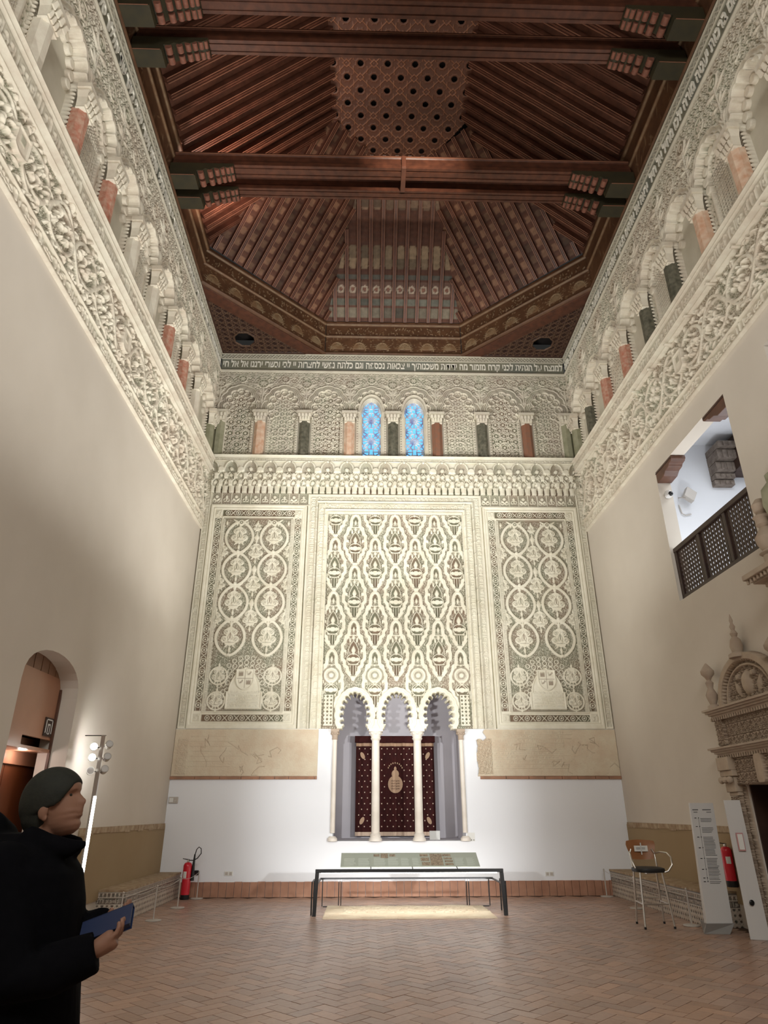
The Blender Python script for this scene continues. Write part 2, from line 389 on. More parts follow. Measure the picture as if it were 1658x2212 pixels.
# floor: herringbone of terracotta tiles over a bed of grout
g = G(); g.box(-HX, HX, YB, D, -.12, -.004)
bed = struct(g, 'floor', 'grout')
def herring():
    L, W, gap = .285, .1425, .007; V = []; F = []; col = []; ca = math.cos(PI / 4); sa = math.sin(PI / 4)
    N = 130
    for a in range(-N, N):
        for b in range(-N, N):
            c = (a - b) % 4
            if c == 0: x0, x1, y0, y1 = a, a + 2, b, b + 1
            elif c == 3: x0, x1, y0, y1 = a, a + 1, b, b + 2
            else: continue
            cx, cy = (x0 + x1) / 2 * W, (y0 + y1) / 2 * W
            X, Y = cx * ca - cy * sa, cx * sa + cy * ca + 4
            if abs(X) > HX - .12 or Y < YB + 3 or Y > D - .13: continue
            k = len(V); tx, ty = NR.normal(0, .0032, 2); zo = NR.normal(0, .0006)
            for (px, py) in ((x0, y0), (x1, y0), (x1, y1), (x0, y1)):
                qx = px * W + (gap / 2 if px == x0 else -gap / 2); qy = py * W + (gap / 2 if py == y0 else -gap / 2)
                ex, ey = (qx - cx), (qy - cy)
                V.append((qx * ca - qy * sa, qx * sa + qy * ca + 4, zo + ex * tx + ey * ty))
            for (px, py) in ((x0, y0), (x1, y0), (x1, y1), (x0, y1)):
                vx, vy, vz = V[k + len(V) - k - 4]; V.append((vx, vy, -.01))
            F += [(k, k + 1, k + 2, k + 3)] + [(k + i, k + 4 + i, k + 4 + (i + 1) % 4, k + (i + 1) % 4) for i in range(4)]
            v = NR.uniform(.80, 1.14); t = NR.uniform(-.02, .02)
            col += [((.385 + t) * v, .250 * v, (.187 - t * .6) * v)] * 8
    o = np_mesh('floor_tile_field', V, F, M['tile'], col=np.array(col)); return o
fl = herring(); fl['kind'] = 'structure'; fl.name = 'floor'
# far wall: niche opening x -1.33..1.39, z .98..3.15+, windows
NX0, NX1, NZ0 = -1.33, 1.39, .98; YW = D + .24
g = G()
g.box(-HX - .3, NX0, D, D + .5, 0, 3.16); g.box(NX1, HX + .3, D, D + .5, 0, 3.16); g.box(NX0, NX1, D, D + .5, 0, NZ0)
g.box(-HX - .3, NX0, YW, D + .5, 3.16, 9.75); g.box(NX1, HX + .3, YW, D + .5, 3.16, 9.75); g.box(NX0, NX1, YW, D + .5, 4.15, 9.75)
WX = ((-.60, .245), (.54, .245)); xs = [-HX - .3, -.845, -.355, .295, .785, HX + .3]
for i in (0, 2, 4): g.box(xs[i], xs[i + 1], YW, D + .5, 9.75, 11.75)
g.box(-HX - .3, HX + .3, YW, D + .5, 11.75, ZC + .1)
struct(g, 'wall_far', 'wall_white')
# niche room behind the arches
g = G(); ND = D + 1.75
g.box(NX0 - .25, NX1 + .25, ND, ND + .1, .8, 4.6); g.box(NX0 - .25, NX0 - .05, D + .5, ND, .8, 4.6); g.box(NX1 + .05, NX1 + .25, D + .5, ND, .8, 4.6)
g.box(NX0 - .25, NX1 + .25, D + .5, ND, 4.5, 4.6); g.box(NX0 - .05, NX1 + .05, D + .48, ND, .85, NZ0)
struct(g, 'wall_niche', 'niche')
# side walls
def side_wall(sx, name, y0op, y1op, z0op, z1op, arch=0):
    g = G()
    def bx(y0, y1, z0, z1, th=.35, off=0): g.box(sx * (HX + off), sx * (HX + th), y0, y1, z0, z1)
    bx(YB, y0op, 0, 7.83); bx(y1op, D + .3, 0, 7.83)
    if z0op > 0: bx(y0op, y1op, 0, z0op)
    bx(y0op, y1op, z1op, 7.83)
    bx(YB, D + .3, 7.83, ZC + .1, .4, .24); bx(YB, 3.0, 7.83, ZC + .1, .24)
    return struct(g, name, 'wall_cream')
# ---- left wall with arched doorway
g = G(); DY0, DY1, DZ = 8.08, 9.74, 3.0
def bx(g, sx, y0, y1, z0, z1, th=.4, off=0): g.box(sx * (HX + off), sx * (HX + th), y0, y1, z0, z1)
bx(g, -1, YB, DY0, 0, 7.83); bx(g, -1, DY1, D + .3, 0, 7.83); bx(g, -1, DY0, DY1, 3.6, 7.83)
N = 14; ym = (DY0 + DY1) / 2; hw = (DY1 - DY0) / 2
arc = [(ym - hw * math.cos(PI * i / N), 2.98 + .47 * math.sin(PI * i / N) ** .8) for i in range(N + 1)]
poly = [(DY0, 3.6)] + arc + [(DY1, 3.6)]
for (a, b), (c, d) in zip(arc[:-1], arc[1:]):
    g.hexa([(-HX, a, b), (-HX - .4, a, b), (-HX - .4, c, d), (-HX, c, d), (-HX, a, 3.6), (-HX - .4, a, 3.6), (-HX - .4, c, 3.6), (-HX, c, 3.6)])
bx(g, -1, YB, D + .3, 7.83, ZC + .1, .5, .24); bx(g, -1, YB, 3.0, 7.83, ZC + .1, .24)
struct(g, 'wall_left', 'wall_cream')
def BXR(g, sx, y0, y1, z0, z1, th=.25, off=0): g.box(sx * (HX + off), sx * (HX + (th if off == 0 else .5)), y0, y1, z0, z1)
# ---- right wall with gallery opening and the portal doorway, plus a second opening at the frame edge
g = G(); GY0, GY1, GZ0, GZ1 = 8.4, 11.0, 4.84, 7.36; PY0, PY1, PZ = 8.3, 10.05, 1.86
BXR(g, 1, YB, 7.25 - 2.6, 0, 7.83); BXR(g, 1, 4.65, 7.25, 0, 4.84); BXR(g, 1, 4.65, 7.25, 7.36, 7.83); BXR(g, 1, 7.25, PY0, 0, 7.83)
BXR(g, 1, PY0, PY1, PZ, GZ0); BXR(g, 1, PY0, GY0, GZ0, 7.83); BXR(g, 1, PY1, GY1, 0, GZ0); BXR(g, 1, GY0, GY1, GZ1, 7.83); BXR(g, 1, GY1, D + .3, 0, 7.83)
BXR(g, 1, YB, D + .3, 7.83, ZC + .1, .5, .24); BXR(g, 1, YB, 3.0, 7.83, ZC + .1, .24)
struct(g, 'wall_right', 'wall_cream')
g = G(); g.box(-HX - .4, HX + .4, YB - .3, YB, 0, ZC + .1); struct(g, 'wall_back', 'wall_cream')
# gallery room behind the right wall
g = G(); GX = HX + .25
g.box(GX, GX + 3.4, 4.0, 4.1, 4.3, 9.0); g.box(GX, GX + 3.4, 12.6, 12.7, 4.3, 9.0); g.box(GX + 3.4, GX + 3.5, 4.0, 12.7, 4.3, 9.0)
g.box(GX, GX + 3.4, 4.0, 12.7, 4.3, 4.4)
struct(g, 'wall_gallery', 'gal_white')
g = G(); g.box(GX, GX + 3.5, 4.0, 12.7, 8.9, 9.0); struct(g, 'trim_1', 'gal_white')
# lobby blackened to stand in for shade behind the portal, door room on the left
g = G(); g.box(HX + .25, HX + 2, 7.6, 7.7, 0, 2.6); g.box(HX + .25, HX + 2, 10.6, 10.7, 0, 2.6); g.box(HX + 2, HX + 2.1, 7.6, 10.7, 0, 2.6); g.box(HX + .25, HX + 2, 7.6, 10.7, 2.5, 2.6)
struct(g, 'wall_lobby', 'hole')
# baseboard of standing tiles
g = G(); x = -HX + .45; rr = random.Random(3)
while x < HX - .45:
    w = .152; g.box(x + .004, x + w - .004, D - .03, D + .01, 0, .262 + rr.uniform(-.004, .006)); x += w
struct(g, 'baseboard_far', 'brick_tile')
# ochre dado on both side walls with its broken tile trim
for sx, y0, nm in ((-1, 10.6, 'trim_2'), (1, 10.7, 'trim_3')):
    g = G(); g.box(sx * HX, sx * (HX - .02), y0, D, .3, 1.28); struct(g, nm, 'dado')
    g = G(); y = y0; rr = random.Random(9 + sx)
    while y < D - .1:
        w = rr.uniform(.2, .5); g.box(sx * HX, sx * (HX - .03), y, min(D, y + w) - .01, 1.24 - rr.uniform(0, .03), 1.315); y += w
    o = struct(g, 'trim_4' if sx < 0 else 'trim_5', 'dado_top')

# ------------------------------------------------------------------ far wall stucco
def lettering(txt, parent, a, b, z0, z1, fn, m='letters', bold=.02, depth=.012):
    T, F = text_mesh(txt[::-1], b - a, z1 - z0, depth, bold)
    if len(T) == 0: return
    V = fn(a, T[:, 0], z0 + T[:, 1], T[:, 2]); return np_mesh('lettering', V, F, M[m], parent)
PS = ['למנצח על הגתית לבני קרח מזמור מה ידידות משכנותיך יי צבאות נכספה וגם כלתה נפשי לחצרות יי לבי ובשרי ירננו אל אל חי',
      'גם צפור מצאה בית ודרור קן לה אשר שתה אפרחיה את מזבחותיך יי צבאות מלכי ואלהי אשרי יושבי ביתך עוד יהללוך סלה אשרי אדם עוז לו בך מסלות בלבבם',
      'עוברי בעמק הבכא מעין ישיתוהו גם ברכות יעטה מורה ילכו מחיל אל חיל יראה אל אלהים בציון יי אלהים צבאות שמעה תפלתי האזינה אלהי יעקב סלה']
def inscription(a, b, fn, tfn, label, txt, flip=False, chunks=1, res=.0125, rev=False):
    rt = root('inscription_frieze', tuple(fn(np.array([(a + b) / 2]), np.array([12.45]), np.array([0.]))[0]), label, 'inscription frieze')
    r = Rel(a, b, 12.44, 13.09, res, 0, 0)
    r.rect(a, b, 12.55, 12.90, -.005, 1); r.rect(a, b, 12.44, 12.47, .0); r.rect(a, b, 12.47, 12.525, .06); r.rect(a, b, 12.525, 12.545, .035)
    r.rect(a, b, 12.895, 12.925, .03); r.rect(a, b, 12.93, 13.06, .01, .8); r.rect(a, b, 13.05, 13.09, .04)
    p = .17; n = int((b - a) / p)
    for i in range(n):
        x = a + (i + .5) * (b - a) / n; h = (b - a) / n / 2
        r.line([(x - h, 12.945), (x, 13.035), (x + h, 12.945)], .022, .03); r.line([(x - h, 13.035), (x, 12.945), (x + h, 13.035)], .014, .025); r.disc(x, 12.945, .02, .03)
    r.mesh('carved_band', fn, 'text_ground', rt, back=-.1, flip=flip)
    L = (b - a) / chunks
    for i in range(chunks):
        j = (chunks - 1 - i) if rev else i
        lettering(txt[i % len(txt)], rt, a + j * L + .06, a + (j + 1) * L - .04, 12.575, 12.875, tfn)
    return rt
inscription(-4.73, 4.73, farmap, lambda a, u, z, d: np.stack([a + u, D - .004 - d, z], -1), 'Hebrew inscription frieze under the ceiling across the far wall', [PS[0]])
# arcade band on the far wall
CX = [-4.66, -3.52, -2.355, -1.175, -.03, 1.127, 2.322, 3.51, 4.66]
BX = [(a + b) / 2 for a, b in zip(CX[:-1], CX[1:])]; BX[3], BX[4] = -.60, .54
def capital(g, mk, z0, z1, w0, w1, dep):
    """bell with leaves and an abacus, in coordinates (s, out, z) given to mk"""
    P = [(w0, z0), (w0 * 1.18, z0 + .02), (w0 * 1.1, z0 + .05), (w0 * 1.25, z0 + (z1 - z0) * .5), (w1, z0 + (z1 - z0) * .72), (w1 * .96, z0 + (z1 - z0) * .8)]
    for (a, b), (c, d) in zip(P[:-1], P[1:]):
        g.hexa([mk(-a, 0, b), mk(a, 0, b), mk(a, dep * a / w1, b), mk(-a, dep * a / w1, b), mk(-c, 0, d), mk(c, 0, d), mk(c, dep * c / w1, d), mk(-c, dep * c / w1, d)])
    g.hexa([mk(s * w1 * 1.12, o, z) for z in (z0 + (z1 - z0) * .8, z1) for s, o in ((-1, 0), (1, 0), (1, dep * 1.12), (-1, dep * 1.12))])
    for row, zz, ww in ((0, z0 + .07, w0 * 1.2), (1, z0 + (z1 - z0) * .45, w1 * 1.0)):
        for i in range(4):
            s = -ww + ww * 2 * (i + .5) / 4; h = (z1 - z0) * .22; t = ww / 5
            a = dep * ww / w1
            g.hexa([mk(s - t, a - .01, zz), mk(s + t, a - .01, zz), mk(s + t, a + .012, zz), mk(s - t, a + .012, zz),
                    mk(s - t * .6, a, zz + h), mk(s + t * .6, a, zz + h), mk(s + t * .6, a + .04, zz + h), mk(s - t * .6, a + .04, zz + h)])
def shaft(g, mk, z0, z1, r, dep, n=8):
    vs = []; 
    for z in (z0, z1):
        for k in range(n): a = 2 * PI * (k + .5) / n; vs.append(mk(r * math.cos(a), dep + r * math.sin(a), z))
    g.add(vs, [tuple(range(n - 1, -1, -1)), tuple(range(n, 2 * n))] + [(k, (k + 1) % n, n + (k + 1) % n, n + k) for k in range(n)])
art = root('blind_arcade', (0, D, 9.82), 'polychrome arcade of eight many-lobed arches across the far wall under the inscription', 'arcade')
r = Rel(-4.75, 4.75, 9.80, 12.46, .0095, 0, 0)
r.arab(r.sl(-4.75, 4.75, 9.8, 12.46, 0), .30, .018, 0, g=.75, k=8)
XX, ZZ = r.X, r.Z
for i, cx in enumerate(BX):
    win = i in (3, 4); d = lobed(XX, ZZ, cx, 11.28, .33, .50, 9, .105, -22, 202)
    q = (slice(None), slice(None)); gap = (d > -.01) & (d < .16); 
    r.H[(d < .17)] = .0; r.G[(d < .17)] = .55
    for t, w, h in ((.012, .014, .065), (.055, .013, .045), (.10, .008, .03), (.155, .012, .045)): r.put(q, np.abs(d - t) - w, h, 0)
    ins = (d < 0) | ((np.abs(XX - cx) < .40) & (ZZ < 11.0)) ; ins &= (np.abs(XX - cx) < .47)
    if not win:
        if i % 2 == 0: r.rings(ins, .20, .012, -.03, -.06, 1)
        else: r.rings(ins, .145, .0105, -.035, -.06, 1)
        if i == 2 or i == 5: r.arab(r.sl(cx - .02, cx + .02, 9.8, 9.9), .2, .01, -.05)
        ii = ins
        for rr_ in ((10.2, .17), (10.62, .12)):
            r.ring(cx, rr_[0], rr_[1], .02, -.02); 
        for zz in np.arange(9.95, 11.5, .31):
            for dx in (-.2, .2): r.ring(cx + dx, zz, .09, .016, -.022)
    else:
        r.H[ins] = -.03; r.G[ins] = .2; r.rings(ins & (ZZ > 11.2), .16, .012, -.01, -.05, 1)
    # lobes shown as small bowls inside the arch
    for k in range(9):
        t = math.radians(-22 + 224 * k / 8); r.disc(cx + .33 * math.cos(t), 11.28 + .5 * math.sin(t), .06, -.03, .5); r.ring(cx + .33 * math.cos(t), 11.28 + .5 * math.sin(t), .075, .016, .01)
    r.disc(cx, 12.24, .11, .02, .9); r.ring(cx, 12.24, .115, .02, .035)
    for k in range(6): r.leaf0(cx, 12.24, .045, .018, k * PI / 3, .03)
    if win:
        dw = np.minimum(np.hypot(XX - cx, (ZZ - 11.22) / 1.55) - .262, np.maximum(np.abs(XX - cx) - .245, ZZ - 11.2)); dw = np.maximum(dw, 9.6 - ZZ)
        r.put(q, dw - .10, .02, .05); r.put(q, np.abs(dw - .09) - .012, .045, 0); r.put(q, np.abs(dw - .015) - .012, .045, 0)
        r.hole |= dw < 0; r.H[(dw < 0)] = -.2
for i, cx in enumerate(CX):
    for sx in (-1, 1):
        x = cx + sx * .21
        r.rect(x - .035, x + .035, 9.8, 11.0, .015, .0)
        for z in np.arange(9.88, 11.0, .075): r.disc(x, z, .018, -.005, .9)
    r.rect(cx - .17, cx + .17, 9.8, 11.17, -.03, .1)
    # tree above the capital
    r.line([(cx, 11.2), (cx, 12.05)], .035, .03); r.rect(cx - .16, cx + .16, 11.17, 11.22, .05)
    for z, s in ((11.5, .09), (11.75, .12), (12.0, .15)):
        for a in (20, 60, 120, 160): r.leaf0(cx, z, s, s * .3, math.radians(a), .03)
    r.disc(cx, 12.1, .14, .012, .9); r.ring(cx, 12.1, .14, .018, .03)
    for k in range(8): r.leaf0(cx, 12.1, .06, .018, k * PI / 4, .03)
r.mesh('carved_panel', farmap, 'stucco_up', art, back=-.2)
CM = ['green_stone', 'salmon', 'dark_stone', 'salmon', 'dark_stone', 'brown_stone', 'dark_stone', 'brown_stone', 'green_stone']
for i, cx in enumerate(CX):
    cc = cx + (.09 if i == 0 else -.09 if i == 8 else 0)
    mk = lambda s, o, z, c=cc: (c + s, D - o, z)
    g = G(); shaft(g, mk, 9.815, 10.86, .145, -.02); col = g.build('column', CM[i], art)
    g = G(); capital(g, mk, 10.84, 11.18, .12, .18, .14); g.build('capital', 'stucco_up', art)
# stained windows
for i, (cx, hw) in enumerate(WX):
    rt = root('window_%d' % (i + 1), (cx, D + .1, 9.82)); rt['kind'] = 'structure'
    g = G(); g.box(cx - .30, cx + .30, D + .17, D + .18, 9.76, 11.72); g.build('pane', 'glass_blue', rt)
    r = Rel(cx - .29, cx + .29, 9.78, 11.70, .006, 0, 0)
    best = np.full(r.X.shape, 9.)
    for zc in (9.78, 10.42, 11.06, 11.70 - .05):
        for dx in (0, -.29, .29):
            zz = zc + (.32 if dx else 0); rho = np.hypot(r.X - cx - dx, r.Z - zz); ph = np.arctan2(r.Z - zz, r.X - cx - dx)
            ray = np.abs(np.sin(6 * ph)) * rho / 6 ; ray = np.where((rho > .05) & (rho < .24), ray, 9); best = np.minimum(best, ray)
            best = np.minimum(best, np.abs(rho - .10)); best = np.minimum(best, np.maximum(rho - .03, 0) * 2); best = np.minimum(best, np.abs(rho - .235))
    k = best > .0105; r.hole = k; r.H[k] = -.012; r.G[:] = np.clip(.35 + .5 * np.sin(r.X * 23) * np.sin(r.Z * 9), 0, 1)
    r.mesh('tracery', lambda X, Z, H: np.stack([X, D + .14 - H, Z], -1), 'tracery', rt)
# cornice ledge + muqarnas
r = Rel(-4.72, 4.72, 9.64, 9.83, .0125, .02, 0); r.rect(-4.8, 4.8, 9.79, 9.84, .17); r.rect(-4.8, 4.8, 9.765, 9.79, .13); r.rect(-4.8, 4.8, 9.68, 9.765, .10, .3); r.script(-4.6, 4.6, 9.685, 9.76, .115, 4); r.rect(-4.8, 4.8, 9.64, 9.68, .13)
tag(r.mesh('cornice_ledge', farmap, 'stucco', back=-.2), 'narrow lettered stucco ledge directly below the arcade on the far wall', 'ledge')
r = Rel(-4.60, 4.60, 8.46, 9.655, .010, 0, .7); q = (slice(None), slice(None))
X, Z = r.X, r.Z
def row(z0, z1, p, off, hi, depth, kind):
    m = (Z >= z0) & (Z < z1); t = (Z - z0) / (z1 - z0); u = ((X + off) / p) % 1 - .5
    w = .36 * np.sqrt(np.clip(1 - t ** 2.2, 0, 1)); d = np.abs(u) - w
    ns = d < 0; rim = (np.abs(d) < .045)
    if kind == 0:
        H = hi - .02 * t; H = np.where(ns, hi - depth * (1 - (np.abs(u) / np.maximum(w, .01)) ** 2), H); Gg = np.where(ns, .55, 0.)
        H = np.where(rim, hi + .02, H); Gg = np.where(rim, 0, Gg)
        bud = (np.hypot(u * p, Z - z0 - .09) < .045); H = np.where(bud, hi, H); Gg = np.where(bud, 0, Gg)
        bud = (np.abs(u) > .34) & (np.hypot((np.abs(u) - .5) * p, Z - z0 - .06) < .075); H = np.where(bud, hi + .05, H); Gg = np.where(bud, 0, Gg)
    elif kind == 1:
        H = hi + .035 * np.cos(2 * PI * u * 2) - .03 * (t > .8); Gg = np.where(np.abs(u - .25) < .05, .9, 0.) * (t < .75); Gg = np.maximum(Gg, np.where(np.abs(u + .25) < .05, .9, 0.) * (t < .75))
        H = np.where(Gg > .5, hi - .06, H)
    else:
        ns2 = (np.abs(u) < .13 * np.sqrt(np.clip(1 - t * t, 0, 1))); H = np.where(ns2, hi - .07, hi - .01 * np.cos(2 * PI * u)); Gg = np.where(ns2, 1., .1)
    r.H[m] = H[m]; r.G[m] = Gg[m]
row(9.34, 9.655, .485, 0, .12, .07, 0); row(9.17, 9.34, .2425, .12, .10, .05, 0); row(8.98, 9.17, .2425, 0, .085, .05, 0); row(8.80, 8.98, .162, .04, .07, .03, 2)
mm = (r.G > .4); r.H += np.where(mm, .012 * np.sin(X * 130) * np.sin(Z * 110), 0)
for i in range(58):
    x = -4.6 + i * .162; r.line([(x, 8.99), (x + .05, 9.12), (x, 9.2)], .018, .11); r.disc(x + .08, 9.25, .025, .12); r.leaf(x + .08, 9.06, .05, .022, PI / 2, .11)
for sx in (-1, 1):
    a, b = (2.16, 4.55) if sx > 0 else (-4.55, -2.16); n = 10
    for i in range(n):
        x = a + (i + .5) * (b - a) / n
        if i % 2: r.ring(x - .035, 8.60, .035, .018, .03); r.ring(x + .035, 8.60, .035, .018, .03); r.leaf0(x, 8.62, .06, .035, PI / 2, .03)
        else:
            for k in (-1, 1): r.ring(x + k * .05, 8.58, .04, .02, .03); r.leaf0(x, 8.56, .07, .03, PI / 2 + k * .7, .03)
            r.disc(x, 8.69, .04, .03)
        r.line([(x - .12, 8.5), (x - .12, 8.78)], .02, .02)
r.rect(-4.7, 4.7, 8.46, 8.49, .04)
r.hole |= (np.abs(X) < 2.12) & (Z < 8.77); 
tag(r.mesh('stalactite_cornice', farmap, 'stucco', back=-.2), 'pale stucco cornice of small stalactite niches above the three carved panels', 'cornice')

def palmette(r, x, z, s, h, g=0, clip=None):
    """teardrop plate of lobes with volutes, groove shade painted in as dark lines"""
    for dx, dz, rr_ in ((0, .58, .13), (-.24, .36, .20), (.24, .36, .20), (-.34, -.10, .22), (.34, -.10, .22), (0, -.38, .15), (-.17, -.34, .15), (.17, -.34, .15), (-.12, .52, .13), (.12, .52, .13)):
        r.disc(x + dx * s, z + dz * s, rr_ * s, h * .7, g)
    r.disc(x, z + .05 * s, .27 * s, h * .7, g, sz=1.3); r.leaf0(x, z + .62 * s, .24 * s, .10 * s, PI / 2, h * .9, g)
    for sx in (-1, 1):
        for dx, dz, q_ in ((.24, .34, .115), (.32, -.12, .13)):
            cx_, cz_ = x + sx * dx * s, z + dz * s
            pts = [(cx_ + sx * q_ * s * (1.1 - t * .11) * math.cos(PI * (.1 + t * .27)), cz_ + q_ * s * (1.1 - t * .11) * math.sin(PI * (.1 + t * .27))) for t in range(9)]
            r.line([(a_ + sx * .02 * s, b_ - .015 * s) for a_, b_ in pts], .055 * s, h * .5, .85); r.line(pts, .042 * s, h * 1.25, g)
        r.line([(x + sx * .05 * s, z - .30 * s), (x + sx * .14 * s, z + .02 * s), (x + sx * .06 * s, z + .22 * s)], .03 * s, h * .5, .8)
        r.leaf0(x + sx * .05 * s, z + .26 * s, .15 * s, .04 * s, PI / 2 - sx * .5, h, g)
        r.leaf0(x + sx * .10 * s, z - .42 * s, .16 * s, .05 * s, -PI / 2 + sx * .9, h, g)
    r.line([(x, z - .04 * s), (x, z + .34 * s)], .055 * s, h * .1, 1); r.leaf(x, z + .40 * s, .12 * s, .035 * s, PI / 2, h * 1.2, g)
    r.disc(x, z - .20 * s, .10 * s, h * 1.3, g); r.line([(x - .26 * s, z - .30 * s), (x + .26 * s, z - .30 * s)], .03 * s, h * .5, .7); r.leaf0(x, z - .5 * s, .24 * s, .08 * s, -PI / 2, h, g)
def guilloche(r, a, b, c, d, vert, p, h=.03):
    r.rect(a, b, c, d, .0, 1); w = (b - a) if vert else (d - c); n = max(1, int(round(((d - c) if vert else (b - a)) / p)))
    for i in range(n):
        t = (i + .5) / n; x, z = ((a + b) / 2, c + (d - c) * t) if vert else (a + (b - a) * t, (c + d) / 2); hp = ((d - c) if vert else (b - a)) / n / 2
        r.ring(x, z, w * .34, w * .11, h); r.disc(x, z, w * .15, h); 
        if vert: r.line([(x - w * .3, z - hp * .9), (x - w * .42, z), (x - w * .3, z + hp * .9)], .012, h); r.line([(x + w * .3, z - hp * .9), (x + w * .42, z), (x + w * .3, z + hp * .9)], .012, h)
        cx_, cz_ = (x, z + hp) if vert else (x + hp, z)
        for s1 in (-1, 1): r.line([(cx_ - w * .36, cz_ - s1 * w * .36), (cx_ + w * .36, cz_ + s1 * w * .36)], .016, h)
def side_panel(xc, label, sgn):
    r = Rel(xc - 1.185, xc + 1.185, 3.15, 8.47, .0095, .02, 0)
    r.rect(xc - 1.2, xc + 1.2, 3.1, 8.5, .05, 0); r.rect(xc - 1.13, xc + 1.13, 3.24, 8.42, .03)
    r.rect(xc - 1.10, xc + 1.10, 3.27, 8.37, .045); r.rect(xc - 1.08, xc + 1.08, 3.29, 8.35, .02)
    for (a, b, c, d, v, p) in ((xc - 1.05, xc - .90, 3.53, 8.11, True, .235), (xc + .90, xc + 1.05, 3.53, 8.11, True, .235), (xc - .88, xc + .88, 3.31, 3.45, False, .26), (xc - .88, xc + .88, 8.17, 8.33, False, .25)):
        guilloche(r, a, b, c, d, v, p)
    for sx in (-1, 1):
        for z in (3.31, 8.17): r.rect(xc + sx * .975 - .075, xc + sx * .975 + .075, z, z + .16, .03, .15); r.script(xc + sx * .975 - .06, xc + sx * .975 + .06, z + .01, z + .14, .045, 5)
    r.rect(xc - .875, xc + .875, 3.49, 8.15, .05); r.rect(xc - .845, xc + .845, 3.52, 8.12, .0, .8); r.rect(xc - .80, xc + .80, 3.56, 8.08, .0, 1)
    q = r.sl(xc - .80, xc + .80, 3.56, 8.06, 0); r.arab(q, .10, .006, 0, g=1, thr=.62)
    hat = (np.sin(r.X[q] * 170 + 2 * np.sin(r.Z[q] * 40)) * np.sin(r.Z[q] * 150 + 2 * np.sin(r.X[q] * 37)) > .1); r.G[q] *= np.where(hat, .7, 1.); r.H[q] += np.where(hat, .006, 0)
    rows = (7.61, 6.80, 5.98, 5.12); hgt = .033
    for z in rows:
        for sx in (-1, 1): q2 = r.sl(xc + sx * .42 - .3, xc + sx * .42 + .3, z - .34, z + .3)
    for sx in (-1, 1):
        for s2 in (-1, 1):
            pts = []
            for i in range(0, 150):
                z = 8.0 - i * .024
                if z < 4.72: break
                k = (7.61 - z) / .822; x = xc + sx * .42 + s2 * .325 * math.copysign(abs(math.cos(PI * k)) ** .6, math.cos(PI * k)); pts.append((x, z))
            pts = [p for p in pts if abs(p[0] - xc) < .80]
            r.line(pts, .062, hgt); r.line(pts, .02, hgt * .55, .3) if False else None
        for z in rows:
            for a in (35, 145): r.leaf0(xc + sx * .42, z + .34, .12, .03, math.radians(a), hgt)
            palmette(r, xc + sx * .42, z + .02, .37, hgt * 1.2)
            r.disc(xc + sx * .42, z - .37, .035, hgt * 1.5)
    for z in (7.2, 6.38, 5.55):
        palmette(r, xc, z + .03, .32, hgt * 1.2); r.leaf0(xc, z + .28, .12, .06, PI / 2, hgt)
        for sx in (-1, 1): palmette(r, xc + sx * .79, z + .03, .24, hgt * 1.1)
    for x in np.arange(-.75, .8, .25):
        r.leaf(xc + x, 7.98, .07, .03, PI / 2, hgt)
    for sx in (-1, 1): r.disc(xc + sx * .40, 7.99, .075, hgt); r.disc(xc + sx * .4, 7.99, .04, .01, 1); r.disc(xc + sx * .4, 7.99, .02, hgt)
    palmette(r, xc, 7.86, .18, hgt)
    r.rect(xc - .88, xc - .80, 3.52, 8.1, .02, .35); r.rect(xc + .80, xc + .88, 3.52, 8.1, .02, .35)
    r.script(xc - .87, xc - .81, 3.6, 8.0, .03, 6, vert=True, dens=.8); r.script(xc + .81, xc + .87, 3.6, 8.0, .03, 7, vert=True, dens=.8)
    for z in (4.28, 3.74):
        for sx in (-1, 1):
            r.ring(xc + sx * .60, z, .19, .035, hgt); palmette(r, xc + sx * .60, z, .27, hgt)
    # lobed halo of small rings round the niche, crest and lettered tablet
    for rad, n in ((.50, 15), (.60, 17), (.41, 13)):
        for i in range(n):
            t = math.radians(-25 + 230 * i / (n - 1)); r.ring(xc + rad * .95 * math.cos(t), 4.02 + rad * 1.12 * math.sin(t), .045, .018, hgt * .9)
    d = np.minimum(np.maximum(np.abs(r.X - xc) - .40, r.Z - 3.95), np.maximum(np.hypot(r.X - xc - .26, r.Z - 3.92) - .62, np.hypot(r.X - xc + .26, r.Z - 3.92) - .62)); d = np.maximum(d, 3.56 - r.Z)
    qq = (slice(None), slice(None)); r.put(qq, d, .03, 0, force=True); r.put(qq, np.abs(d + .02) - .012, .05, 0)
    sx_, sz_ = xc, 4.22
    dsh = np.maximum(np.maximum(np.abs(r.X - sx_) - .19, r.Z - sz_ - .20), np.where(r.Z < sz_ - .02, np.hypot(r.X - sx_, (r.Z - sz_ + .02) / 1.15) - .19, -1))
    r.put(qq, dsh, .05, .0); r.put(qq, np.abs(dsh) - .012, .07, .0)
    r.line([(sx_, sz_ - .2), (sx_, sz_ + .18)], .012, .03, .8); r.line([(sx_ - .17, sz_), (sx_ + .17, sz_)], .012, .03, .8)
    for k, (dx, dz) in enumerate(((-.09, .1), (.09, .1), (-.085, -.085), (.085, -.085))):
        if k in (0, 3):
            r.rect(sx_ + dx - .05, sx_ + dx + .05, sz_ + dz - .05, sz_ + dz + .03, .06, .75)
            for m_ in (-.035, 0, .035): r.rect(sx_ + dx + m_ - .009, sx_ + dx + m_ + .009, sz_ + dz + .03, sz_ + dz + .055, .06, .75)
        else:
            r.leaf(sx_ + dx, sz_ + dz, .05, .022, .5, .065, .6); r.disc(sx_ + dx + .035, sz_ + dz + .035, .018, .065, .6); r.line([(sx_ + dx - .04, sz_ + dz), (sx_ + dx - .05, sz_ + dz + .05)], .01, .065, .6)
